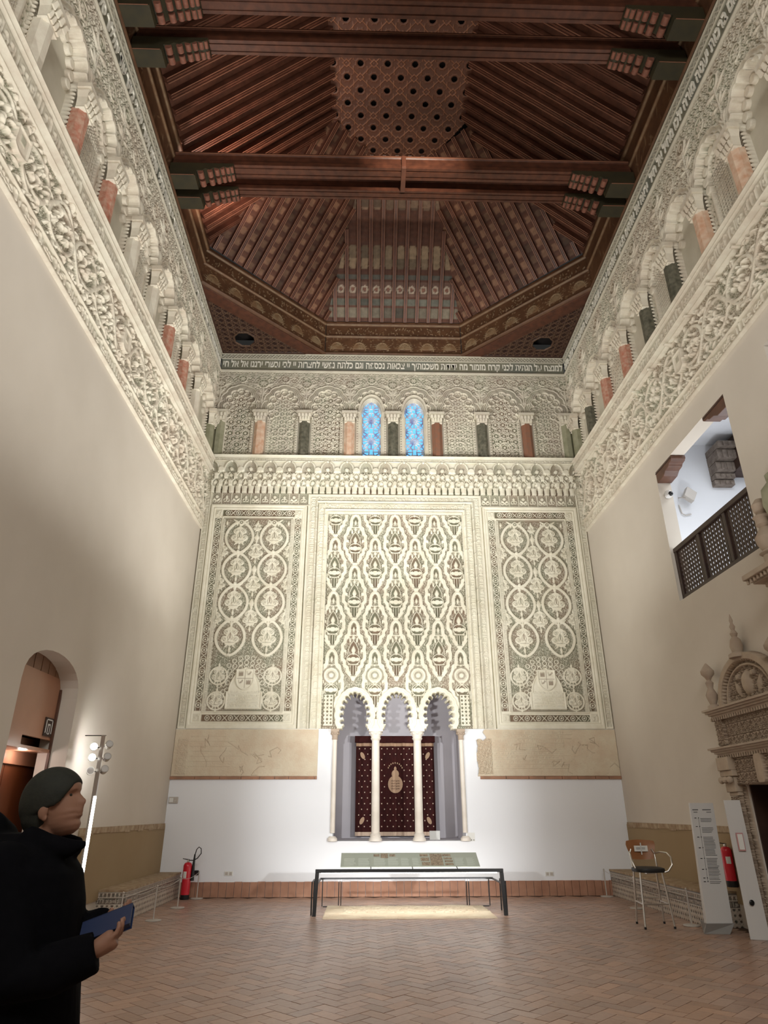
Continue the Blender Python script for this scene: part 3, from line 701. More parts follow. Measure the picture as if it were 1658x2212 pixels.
    for i in range(5): r.rect(xc - .34, xc + .34, 3.60 + i * .072, 3.612 + i * .072, .05); r.script(xc - .33, xc + .33, 3.615 + i * .072, 3.665 + i * .072, .042, 20 + i + sgn, g=.2)
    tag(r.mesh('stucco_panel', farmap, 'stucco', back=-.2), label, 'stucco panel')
side_panel(-3.36, 'tall carved stucco panel with coat of arms, on the left of the far wall', 1)
side_panel(3.36, 'tall carved stucco panel with coat of arms, on the right of the far wall', 2)
# lettered upright strips between panels
for xa, xb, nm, sd in ((-4.73, -4.56, 'at the far left corner, beside the left panel', 1), (4.56, 4.73, 'in the far right corner, beside the right panel', 2)):
    r = Rel(xa, xb, 3.15, 9.64, .011, .02, 0); r.rect(xa, xb, 3.1, 9.7, .05); r.rect(xa + .03, xb - .03, 3.2, 9.6, .03, .35); r.script(xa + .035, xb - .035, 3.2, 9.55, .045, sd, vert=True)
    tag(r.mesh('lettered_strip', farmap, 'stucco', back=-.2), 'narrow upright stucco strip of lettering ' + nm, 'stucco strip')
# central panel
r = Rel(-2.165, 2.165, 3.15, 8.78, .0095, .02, 0)
r.rect(-2.2, 2.2, 3.1, 8.8, .04); q = (slice(None), slice(None)); X, Z = r.X, r.Z
r.rect(-2.11, 2.11, 3.15, 8.72, .03, .25)
for k, (a, b) in enumerate(((-2.10, -1.955), (1.955, 2.10))): r.script(a + .01, b - .01, 3.2, 8.7, .05, 31 + k, vert=True)
r.script(-1.95, 1.95, 8.60, 8.71, .05, 33)
r.rect(-1.945, 1.945, 3.15, 8.58, .08); r.rect(-1.915, 1.915, 3.15, 8.55, -.01, .4); r.rect(-1.895, 1.895, 3.15, 8.53, .02, .2)
for k, (a, b) in enumerate(((-1.885, -1.745), (1.745, 1.885))): r.script(a + .01, b - .01, 3.2, 8.5, .04, 41 + k, vert=True)
r.script(-1.74, 1.74, 8.38, 8.51, .04, 43)
r.rect(-1.74, 1.74, 3.15, 8.37, .07); r.rect(-1.70, 1.70, 3.15, 8.33, .04); r.rect(-1.67, 1.67, 3.15, 8.30, .07); r.rect(-1.635, 1.635, 3.15, 8.225, .0, .9)
for z in np.arange(3.3, 8.5, .3):
    for sx in (-1, 1): r.disc(sx * 1.93, z, .02, .10); r.disc(sx * 1.72, z + .1, .017, .09)
q0 = r.sl(-1.635, 1.635, 3.16, 8.22, 0); r.arab(q0, .10, .006, 0, g=1, thr=.6); hat = (np.sin(r.X[q0] * 170 + 2 * np.sin(r.Z[q0] * 40)) * np.sin(r.Z[q0] * 150 + 2 * np.sin(r.X[q0] * 37)) > .1); r.G[q0] *= np.where(hat, .65, 1.); r.H[q0] += np.where(hat, .006, 0)
def cell(cx, cz, K=1.385):
    """cz = tip of the pendant; lozenge net band with palmette inside"""
    H = .035; T = lambda p: [(x, cz + (z - cz) * K) for x, z in p]; Y = lambda v: cz + v * K
    for sx in (-1, 1):
        pts = [(cx + sx * a_, cz + b_) for a_, b_ in ((.0, -.02), (.05, .05), (.12, .10), (.135, .17), (.19, .20), (.20, .27), (.250, .31), (.256, .40), (.235, .46), (.25, .53), (.20, .58), (.17, .68), (.11, .71), (.10, .80))]
        r.line(T(pts), .082, H)
        r.line(T([(cx + sx * a_, cz + b_) for a_, b_ in ((.085, 0.02), (.165, .10), (.24, .22))]), .012, H * 1.35)
        r.line(T([(cx + sx * (a_ - .018), cz + b_ + .01) for a_, b_ in ((.12, .10), (.135, .17), (.19, .20), (.20, .27), (.250, .31), (.256, .40), (.235, .46), (.25, .53), (.20, .58), (.17, .68))]), .010, H * 1.4)
    pts = [(cx + .105 * math.cos(t), Y(.80) + .19 * math.sin(t)) for t in np.linspace(-.25, PI + .25, 16)]; r.line(pts, .075, H); r.line(pts, .014, H * 1.4)
    r.rect(cx - .050, cx + .050, Y(.03), Y(.21), .0, 1); r.line([(cx, cz), (cx, Y(.22))], .016, H * 1.1); r.line(T([(cx - .055, cz + .2), (cx - .055, cz + .07), (cx, cz + .0), (cx + .055, cz + .07), (cx + .055, cz + .2)]), .013, H * 1.3)
    r.disc(cx, Y(.30), .14, .002, 1); r.ring(cx, Y(.30), .145, .02, H * 1.3, sz=.85); r.disc(cx, Y(.30), .07, H * 1.2, sz=.8)
    for sx in (-1, 1): r.leaf0(cx + sx * .02, Y(.28), .065, .035, PI / 2 - sx * 1.2, H * 1.1); r.ring(cx + sx * .09, Y(.30), .035, .015, H * 1.2)
    r.line([(cx - .11, Y(.22)), (cx + .11, Y(.22))], .022, H * 1.1)
    pts = T([(cx - .125, cz + .38), (cx - .115, cz + .46), (cx - .06, cz + .55), (cx, cz + .61), (cx + .06, cz + .55), (cx + .115, cz + .46), (cx + .125, cz + .38)])
    r.leaf(cx, Y(.47), .19, .10, PI / 2, .003, 1); r.line(pts, .018, H * 1.3); r.leaf(cx, Y(.45), .11, .05, PI / 2, H * 1.2); r.rect(cx - .05, cx + .05, Y(.38), Y(.40), H)
    for sx in (-1, 1): r.leaf0(cx + sx * .055, Y(.57), .10, .04, PI / 2 - sx * .45, H * 1.1); r.leaf(cx + sx * .12, Y(.60), .07, .022, PI / 2 + sx * .2, .002, 1); r.disc(cx + sx * .185, Y(.44), .03, H * 1.4); r.leaf0(cx + sx * .15, Y(.40), .10, .035, PI / 2 - sx * .7, H * 1.15)
    r.leaf(cx, Y(.66), .075, .035, PI / 2, H * 1.2); r.line([(cx - .09, Y(.70)), (cx + .09, Y(.70))], .02, H); r.leaf(cx, Y(.82), .12, .055, PI / 2, .002, 1); r.leaf(cx, Y(.79), .075, .032, PI / 2, H * 1.1)
keepH = r.H.copy(); keepG = r.G.copy()
for i, cx in enumerate((-1.455, -.97, -.485, 0, .485, .97, 1.455)):
    for k in range(-1, 5):
        cz = (4.93 + k * 1.365 - 1.365) if False else 0
    base = 4.24 if i % 2 else 4.93
    for k in range(-2, 4):
        cz = base + k * 1.365 if not i % 2 else 4.24 + k * 1.34
        if i % 2 and cz < 4.0: continue
        if cz < 3.3: continue
        cell(cx, cz)
bad = (np.abs(X) > 1.635) | (Z > 8.225); r.H[bad] = keepH[bad]; r.G[bad] = keepG[bad]
for cx in (-1.455, -.485, .485, 1.455):
    r.disc(cx, 4.30, .2, .02, .7); r.ring(cx, 4.30, .14, .05, .045); r.disc(cx, 4.30, .10, .01, .6); r.disc(cx, 4.30, .05, .04); r.ring(cx, 4.30, .10, .015, .04)
    r.line([(cx - .1, 4.18), (cx + .12, 4.0)], .02, .04); r.line([(cx + .1, 4.18), (cx - .12, 4.0)], .02, .04)
AC = (-.915, 0.0, .915); dall = np.full(X.shape, 9.)
for cx in AC: dall = np.minimum(dall, lobed(X, Z, cx, 3.45, .292, .44, 15, .046, -38, 218, sh=.036))
for cx in AC: dall = np.minimum(dall, np.maximum(np.abs(X - cx) - .24, Z - 3.3))
r.put(q, dall - .115, .045, .05, force=True); r.put(q, np.abs(dall - .10) - .010, .065, 0); r.put(q, np.abs(dall - .055) - .008, .06, 0); r.put(q, np.abs(dall - .009) - .007, .07, 0)
for sx in (-1, 1):
    r.rect(sx * 1.5 - .12, sx * 1.5 + .12, 3.2, 3.9, .02, .9) ; r.stars((np.abs(X - sx * 1.5) < .10) & (Z < 3.88) & (Z > 3.22), .16, .010, .035, .0, 1)
r.hole |= (dall < 0); r.H[dall < 0] = -.24
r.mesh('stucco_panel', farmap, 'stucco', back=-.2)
bpy.data.objects[-1] if False else None
cp = [o for o in C.objects if o.name.startswith('stucco_panel') and 'label' not in o][0]
tag(cp, 'large central stucco panel of lozenge network over three many-lobed arches', 'stucco panel')
# niche columns: two free, two engaged
def niche_column(x, r_, label, eng=False):
    rt = root('marble_column', (x, D - .02, NZ0), label, 'column', None); y = D - .03 if not eng else D - .02
    g = G(); 
    if not eng: g.lathe(x, y, [(.135, NZ0), (.135, NZ0 + .035), (.105, NZ0 + .08), (.115, NZ0 + .11), (.085, NZ0 + .15)], 24)
    else: g.lathe(x, y, [(.10, NZ0), (.10, NZ0 + .05), (.06, NZ0 + .09)], 16)
    g.build('base', 'marble', rt, smooth=True)
    z1 = 2.93
    g = G(); g.lathe(x, y, [(r_, NZ0 + .15), (r_ * .97, z1 - .12), (r_ * .95, z1 - .02), (r_ * 1.15, z1)], 24); g.build('shaft', 'marble', rt, smooth=True)
    g = G(); g.lathe(x, y, [(r_ * 1.1, z1), (r_ * 1.3, z1 + .02), (r_ * 1.15, z1 + .05), (r_ * 1.5, z1 + .13), (r_ * 1.7, z1 + .16)], 20)
    w = r_ * 1.75; g.box(x - w, x + w, y - w, y + w, z1 + .16, z1 + .22)
    for k in range(8):
        a = k * PI / 4; g.sphere((x + math.cos(a) * r_ * 1.35, y + math.sin(a) * r_ * 1.35, z1 + .13), .03, 8, 6)
    g.build('capital', 'stone_plain' if eng else 'marble', rt, smooth=True)
niche_column(-.46, .085, 'white marble column between the left and middle niche arches'); niche_column(.432, .085, 'white marble column between the middle and right niche arches')
niche_column(-1.335, .05, 'slender engaged column at the left jamb of the niche', True); niche_column(1.375, .05, 'slender engaged column at the right jamb of the niche', True)
# blocks over the capitals
g = G()
for x in (-.46, .432): g.box(x - .165, x + .165, D - .05, D + .2, 3.15, 3.36)
tag(g.build('springer_block', 'marble', bevel=.01), 'pair of plain pale springer blocks above the two marble columns', 'springer blocks')
# curtain
def curtain():
    rt = root('ark_curtain', (0.03, D + 1.55, 1.03), 'burgundy embroidered curtain with pale fringe hanging in the niche behind the columns', 'curtain')
    nx, nz = 160, 60; xs = np.linspace(-.9, .93, nx); zs = np.linspace(1.10, 3.16, nz); X, Z = np.meshgrid(xs, zs)
    Y = D + 1.5 + .018 * np.sin(X * 21) + .012 * np.sin(X * 47 + 1)
    def sheet(name, X, Y, Z, m):
        n0 = X.size; V = np.concatenate([np.stack([X.ravel(), Y.ravel(), Z.ravel()], -1), np.stack([X.ravel(), Y.ravel() + .01, Z.ravel()], -1)])
        k = X.shape; idx = np.arange(n0).reshape(k); F = np.stack([idx[:-1, :-1], idx[:-1, 1:], idx[1:, 1:], idx[1:, :-1]], -1).reshape(-1, 4)
        return np_mesh(name, V, np.concatenate([F, F[:, ::-1] + n0]), M[m], rt, smooth=True)
    sheet('cloth', X, Y, Z, 'velvet')
    for nm, z0, z1, m in (('fringe', 1.03, 1.11, 'goldhi'), ('gold_band', 2.93, 3.0, 'gold')):
        Z2 = np.linspace(z0, z1, 3)[:, None] + 0 * X[:3]; sheet(nm, X[:3], Y[:3] - .008, Z2, m)
    g = G(); yc = D + 1.47
    for i in range(14):
        for j in range(15):
            x = -.82 + i * .13 + (.065 if j % 2 else 0); z = 1.22 + j * .118
            if abs(x) < .22 and 1.85 < z < 2.65 or x > .9: continue
            g.box(x - .011, x + .011, yc - .006, yc + .0, z - .011, z + .011)
    g.build('embroidered_star', 'goldhi', rt)['kind'] = 'stuff'
    g = G(); 
    def blob(rx, rz, cx, cz, n=20, o=0): g.prism([(cx + rx * math.cos(2 * PI * k / n), cz + rz * math.sin(2 * PI * k / n)) for k in range(n)], lambda u, v, t: (u, t, v), yc - .012 - o, yc + .001 * o)
    blob(.17, .19, .015, 2.10); blob(.085, .09, .015, 2.32, o=.003); blob(.03, .05, .015, 2.43, o=.006); g.build('emblem', 'gold', rt)
    T, F = text_mesh('בית יעקב לכו ונלכה'[::-1], .20, .045, .002, .01)
    for i in range(4):
        V = np.stack([-.085 + T[:, 0], yc - .013 - T[:, 2], 1.98 + i * .055 + T[:, 1]], -1); np_mesh('emblem_lettering', V, F, M['velvet'], rt)
    g = G()
    for k in range(9): a = math.radians(20 + 140 * k / 8); g.box(.015 + .17 * math.cos(a) - .012, .015 + .17 * math.cos(a) + .012, yc - .008, yc, 2.40 + .16 * math.sin(a) - .016, 2.40 + .16 * math.sin(a) + .016)
    g.build('embroidered_arch', 'gold', rt)['kind'] = 'stuff'
    for sx in (-1, 1):
        for zc, a in ((2.72, .5), (1.34, -.5)):
            cx = .015 + sx * .76; ca, sa = math.cos(a), math.sin(a)
            p = [(math.cos(2 * PI * k / 12) * .045, math.sin(2 * PI * k / 12) * .085) for k in range(12)]
            g = G(); g.prism([(cx + u * ca + sx * v * sa, zc + v * ca - sx * u * sa) for u, v in p], lambda u, v, t: (u, t, v), yc - .01, yc); g.build('corner_flower', 'gold', rt)
    g = G(); g.box(-.93, .96, D + 1.48, D + 1.62, 3.02, 3.16); g.build('pelmet', 'velvet', rt)
curtain()
g = G(); g.box(.70, .92, D + .62, D + .64, NZ0 + .0, NZ0 + .17); tag(g.build('caption_card', 'paper'), 'small white caption card standing on the niche sill under the right arch', 'card')
# plaster fragments with brick course
def fragment(x0, x1, label, sd, rag):
    rt = root('plaster_fragment', ((x0 + x1) / 2, D, 2.15), label, 'wall fragment')
    r = Rel(x0, x1, 2.20, 3.15, .0095, .03, 0); X, Z = r.X, r.Z; rr = random.Random(sd)
    r.H += .006 * np.sin(X * 7 + sd) * np.sin(Z * 9) + .004 * NR.normal(0, 1, X.shape) * (NR.rand(*X.shape) > .8)
    if rag:
        for i in range(9):
            z = 2.36 + i * .085; r.rect(x0 + .36, x0 + 2.1 - rr.random() * .3, z, z + .014, .042); r.script(x0 + .4, x0 + 1.9, z + .018, z + .078, .038, sd + i, g=.3, dens=.7)
        q = r.sl(x0, x0 + .32, 2.25, 2.95, 0); r.arab(q, .12, .03, .02, g=.9)
        r.hole |= ((X < x0 + .20 + .03 * np.sin(Z * 30)) & (Z > 2.93 + .02 * np.sin(X * 40))) | (X < x0 + .015 * (1 + np.sin(Z * 14)))
    else:
        for i in range(7): z = 2.4 + i * .1; r.rect(x0 + .35, x0 + 1.0 + rr.random() * .5, z, z + .009, .038, .25)
        q = r.sl(x0 + .1, x0 + .3, 2.25, 2.95, 0); r.arab(q, .15, .012, .03, g=.2)
    for i in range(9):
        x, z = rr.uniform(x0 + .5, x1 - .2), rr.uniform(2.3, 2.9); pts = [(x, z)]
        for k in range(5): x += rr.uniform(-.12, .16); z += rr.uniform(-.14, .12); pts.append((x, min(3.1, max(2.22, z))))
        q = r.sl(x0, x1, 2.2, 3.15)
        for (a, b), (c, d) in zip(pts[:-1], pts[1:]):
            L = max((c - a) ** 2 + (d - b) ** 2, 1e-6); t = np.clip(((X - a) * (c - a) + (Z - b) * (d - b)) / L, 0, 1); dd = np.hypot(X - a - t * (c - a), Z - b - t * (d - b)) < .006
            r.H[dd] = .022; r.G[dd] = .8
    r.mesh('plaster_face', farmap, 'fragment', rt, back=-.0)
    x = x0 + (.05 if rag else -.02)
    i = 0
    while x < x1 - .05:
        w = min(rr.uniform(.28, .55), x1 - x); g = G(); g.box(x + .005, x + w - .005, D - .045, D, 2.145, 2.20); g.build('brick', 'brick', rt); x += w; i += 1
fragment(-4.75, -1.69, 'sand-coloured old plaster fragment over a brick course, left of the niche', 11, False)
fragment(1.70, 4.75, 'ragged inscribed old plaster fragment over a brick course, right of the niche', 17, True)
# ------------------------------------------------------------------ side walls stucco
Y0 = 3.0
def side(sx, cols, kinds, cmats, nm):
    fn = leftmap if sx < 0 else rightmap; flip = sx < 0
    if sx < 0: tfn = lambda a, u, z, d: np.stack([-HX + .004 + d, a + u, sz(z, a + u)], -1)
    else: tfn = None
    wall = nm + ' wall'
    rt = inscription(Y0, D, fn, None, 'Hebrew inscription frieze running under the ceiling along the ' + wall, [], flip=flip, chunks=0, res=.0135) if False else None
    rt = root('inscription_frieze', (sx * HX, 9, 12.45), 'Hebrew inscription frieze running under the ceiling along the ' + wall, 'inscription frieze')
    a, b = Y0, D; r = Rel(a, b, 12.44, 13.09, .0135, 0, 0)
    r.rect(a, b, 12.55, 12.90, -.005, 1); r.rect(a, b, 12.47, 12.525, .06); r.rect(a, b, 12.525, 12.545, .035); r.rect(a, b, 12.895, 12.925, .03)
    r.rect(a, b, 12.93, 13.06, .01, .8); r.rect(a, b, 13.05, 13.09, .04); n = 70
    for i in range(n):
        x = a + (i + .5) * (b - a) / n; h = (b - a) / n / 2
        r.line([(x - h, 12.945), (x, 13.035), (x + h, 12.945)], .022, .03); r.line([(x - h, 13.035), (x, 12.945), (x + h, 13.035)], .014, .025); r.disc(x, 12.945, .02, .03)
    r.mesh('carved_band', fn, 'text_ground', rt, back=-.1, flip=flip)
    txt = PS[1] if sx < 0 else PS[2]; words = txt.split(); k = (len(words) + 1) // 2; t1, t2 = ' '.join(words[:k]), ' '.join(words[k:])
    half = (b - a) / 2
    for i, t in enumerate((t1, t2)):
        T, F = text_mesh(t[::-1], half - .12, .29, .014, .02)
        if len(T):
            if sx < 0: y = b - half * (i + 1) + .06 + T[:, 0]; V = np.stack([-HX + .006 + T[:, 2], y, sz(12.585 + T[:, 1], y)], -1)
            else: y = a + half * (i + 1) - .06 - T[:, 0]; V = np.stack([HX - .006 - T[:, 2], y, sz(12.585 + T[:, 1], y)], -1)
            np_mesh('lettering', V, F, M['letters'], rt)
    # arcade
    art = root('blind_arcade', (sx * HX, 9, 9.7), 'row of deep many-lobed arches with lattices and columns high on the ' + wall, 'arcade')
    r = Rel(a, b, 9.70, 12.46, .0115, 0, 0); X, Z = r.X, r.Z; q = (slice(None), slice(None))
    r.arab(q, .20, .035, 0, g=1, k=8, thr=.15)
    bays = list(zip(cols[:-1], cols[1:], kinds))
    for c0, c1, kd in bays:
        cx = (c0 + c1) / 2; hw = (c1 - c0) / 2 - .15
        d = lobed(X, Z, cx, 10.98, hw - .10, .40, 9, .10, -20, 200)
        band = (d < .16) & (Z > 10.5); r.H[band] = .025; r.G[band] = .15
        for t, w, h in ((.02, .016, .085), (.07, .012, .05), (.15, .012, .055)): r.put(q, np.where(Z > 10.55, np.abs(d - t) - w, 1), h, 0)
        ins = ((d < 0) & (np.abs(X - cx) < hw + .05)) | ((np.abs(X - cx) < hw - .0) & (Z < 10.98))
        if kd == 'p': r.H[ins] = -.17; r.G[ins] = 0
        elif kd == 'l':
            m = ins & (np.abs(X - cx) < hw - .17) & (Z < 11.1); r.H[ins] = -.10; r.G[ins] = .3
            r.rings(ins & ~m, .16, .012, -.08, -.11, 1)
            r.stars(m, .125, .009, -.10, -.22, 1)
            for sgn in (-1, 1): r.rect(cx + sgn * (hw - .15) - .03, cx + sgn * (hw - .15) + .03, 9.7, 11.05, -.06); 
            r.line([(cx - hw + .15, 11.05), (cx - .12, 11.28), (cx, 11.36), (cx + .12, 11.28), (cx + hw - .15, 11.05)], .05, -.05)
        else: r.rings(ins, .15, .012, -.07, -.10, .9)
        if True:
            for k in range(9):
                t = math.radians(-20 + 220 * k / 8); r.disc(cx + (hw - .1) * math.cos(t), 10.98 + .40 * math.sin(t), .075, -.09 if kd == 'p' else -.04, 0, sz=1.1)
        r.disc(cx, 11.95, .13, .02, 1); r.ring(cx, 11.95, .13, .022, .045)
        for k in range(8): r.leaf0(cx, 11.95, .06, .02, k * PI / 4, .045)
    for c in cols:
        r.rect(c - .16, c + .16, 9.7, 10.98, -.09, .2); r.rect(c - .17, c + .17, 10.93, 10.99, .06)
        for sgn in (-1, 1):
            for z in np.arange(9.78, 10.9, .08): r.disc(c + sgn * .135, z, .022, -.04, 0)
        r.line([(c, 11.0), (c, 12.1)], .03, .05)
        for z, s_ in ((11.35, .08), (11.65, .13), (11.95, .17)):
            for an in (20, 60, 120, 160): r.leaf0(c, z, s_, s_ * .3, math.radians(an), .05)
        r.disc(c, 12.18, .13, .02, 1); r.ring(c, 12.18, .13, .02, .05); r.ring(c, 12.18, .06, .02, .05)
        for an in (90, 60, 120): r.leaf0(c, 11.25, .12, .035, math.radians(an), .08)
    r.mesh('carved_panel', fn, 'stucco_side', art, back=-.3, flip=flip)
    for c0, c1, kd in bays:
        if kd == 'p':
            cx = (c0 + c1) / 2; hw = (c1 - c0) / 2 - .13; ys = [cx - hw, cx + hw]; g = G()
            y0, y1 = ys; x0, x1 = sx * (HX + .155), sx * (HX + .165); z0, z1 = 9.6, 11.55
            g.hexa([(x0, y0, sz(z0, y0)), (x1, y0, sz(z0, y0)), (x1, y1, sz(z0, y1)), (x0, y1, sz(z0, y1)), (x0, y0, sz(z1, y0)), (x1, y0, sz(z1, y0)), (x1, y1, sz(z1, y1)), (x0, y1, sz(z1, y1))])
            g.build('smooth_infill', 'plaster_infill', art)
    for c, cm in zip(cols, cmats):
        mk = lambda s, o, z, c=c: (sx * (HX - o), c + s, float(sz(z, c)))
        g = G(); shaft(g, mk, 9.71, 10.56, .135, .0); g.build('column', cm, art)
        g = G(); capital(g, mk, 10.54, 10.96, .12, .19, .17); g.build('capital', 'stucco_side', art)
    # ledge
    r = Rel(a, b, 9.36, 9.73, .0135, .05, 0)
    r.rect(a, b, 9.69, 9.74, .20); r.rect(a, b, 9.65, 9.69, .16); r.rect(a, b, 9.45, 9.65, .13, .25); r.script(a, b, 9.47, 9.64, .15, 50 + sx); r.rect(a, b, 9.42, 9.45, .17); r.rect(a, b, 9.36, 9.415, .09)
    tag(r.mesh('cornice_ledge', fn, 'stucco_side', back=-.2, flip=flip), 'projecting lettered stucco ledge under the arcade on the ' + wall, 'ledge')
    # vine frieze
    r = Rel(a, b, 7.80, 9.38, .0112, 0, 0); X, Z = r.X, r.Z; rr = random.Random(77 + sx)
    r.arab(r.sl(a, b, 8.12, 9.38, 0), .11, .020, 0, g=1, thr=.3)
    if sx > 0 or True:
        p = 1.56; zc = 8.74
        n = int((b - a) / p) + 1
        pts = [(a + i * .04, zc + .44 * math.sin(2 * PI * i * .04 / p)) for i in range(int((b - a) / .04))]; 
        for i in range(n * 2):
            x = a + (i + .5) * p / 2; s_ = 1 if i % 2 else -1; z = zc + (.06 * s_)
            for rad, w in ((.36, .05), (.33, .015)): r.ring(x, z, rad, w, .05)
            for k in range(15):
                an = rr.uniform(0, 2 * PI); ro = rr.uniform(.03, .28); r.leaf(x + ro * math.cos(an), z + ro * math.sin(an), rr.uniform(.05, .10), rr.uniform(.026, .045), an + rr.uniform(-1, 1), rr.uniform(.06, .11))
            for k in range(5):
                an = rr.uniform(0, 2 * PI); r.disc(x + .2 * math.cos(an), z + .2 * math.sin(an), rr.uniform(.02, .035), .10, rnd=.02)
            for k in range(10):
                an = 2 * PI * k / 10; r.leaf0(x + .38 * math.cos(an), z + .38 * math.sin(an), .10, .035, an + .5, .06)
        r.line(pts, .05, .055)
        for i in range(260):
            x = rr.uniform(a, b); z = rr.choice([rr.uniform(8.15, 8.38), rr.uniform(9.1, 9.34)])
            r.leaf(x, z, rr.uniform(.05, .1), rr.uniform(.02, .04), rr.uniform(0, PI), rr.uniform(.05, .10))
        for i in range(150): r.disc(rr.uniform(a, b), rr.uniform(8.15, 9.33), rr.uniform(.015, .03), rr.uniform(.05, .09))
    for y in (9.25, 4.9, 13.0) if sx > 0 else (5.3, 8.9):
        qq = (slice(None), slice(None)); d = np.maximum(np.maximum(np.abs(X - y) - .14, Z - 8.95), np.hypot(X - y, (Z - 8.78) / 1.3) - .21)
        r.put(qq, d, .09, 0, force=True); r.put(qq, np.abs(d) - .014, .11, 0); r.rect(y - .05, y + .05, 8.72, 8.86, .10, .6)
    if sx > 0:
        for y in np.arange(4, D, .78): r.disc(y, 9.36, .035, .16); r.disc(y + .4, 8.13, .03, .12); r.disc(y + .2, rr.uniform(8.3, 9.1), .03, .13)
    r.rect(a, b, 7.80, 8.12, .03, .3); r.rect(a, b, 8.09, 8.13, .07); r.rect(a, b, 7.80, 7.86, .06); r.script(a, b, 7.87, 8.08, .055, 60 + sx)
    tag(r.mesh('vine_frieze', fn, 'stucco_side', back=-.2, flip=flip), 'broad stucco frieze of vine scrolls, crests and lettering on the ' + wall, 'frieze')
CL = [3.0, 3.98, 5.12, 6.28, 7.45, 8.60, 9.75, 10.87, 12.02, 13.17, 14.72]
KL = ['p', 'l', 'p', 'l', 'p', 'l', 'p', 'l', 'p', 'p']
ML = ['salmon', 'dark_stone', 'stucco_side', 'red_stone', 'red_stone', 'stucco_side', 'stucco_side', 'red_stone', 'red_stone', 'stucco_side', 'green_stone']
CR = [3.2, 4.3, 5.45, 6.65, 7.80, 8.95, 10.12, 11.27, 12.47, 13.65, 14.75]
KR = ['p', 'l', 'p', 'l', 'p', 'l', 'p', 'b', 'p', 'p']
MR = ['salmon', 'salmon', 'salmon', 'salmon', 'salmon', 'dark_stone', 'dark_stone', 'red_stone', 'red_stone', 'dark_stone', 'green_stone']
KR = ['p', 'l', 'p', 'l', 'p', 'l', 'p', 'b', 'p', 'p']
side(-1, CL, KL, ML, 'left'); side(1, CR, KR, MR, 'right')

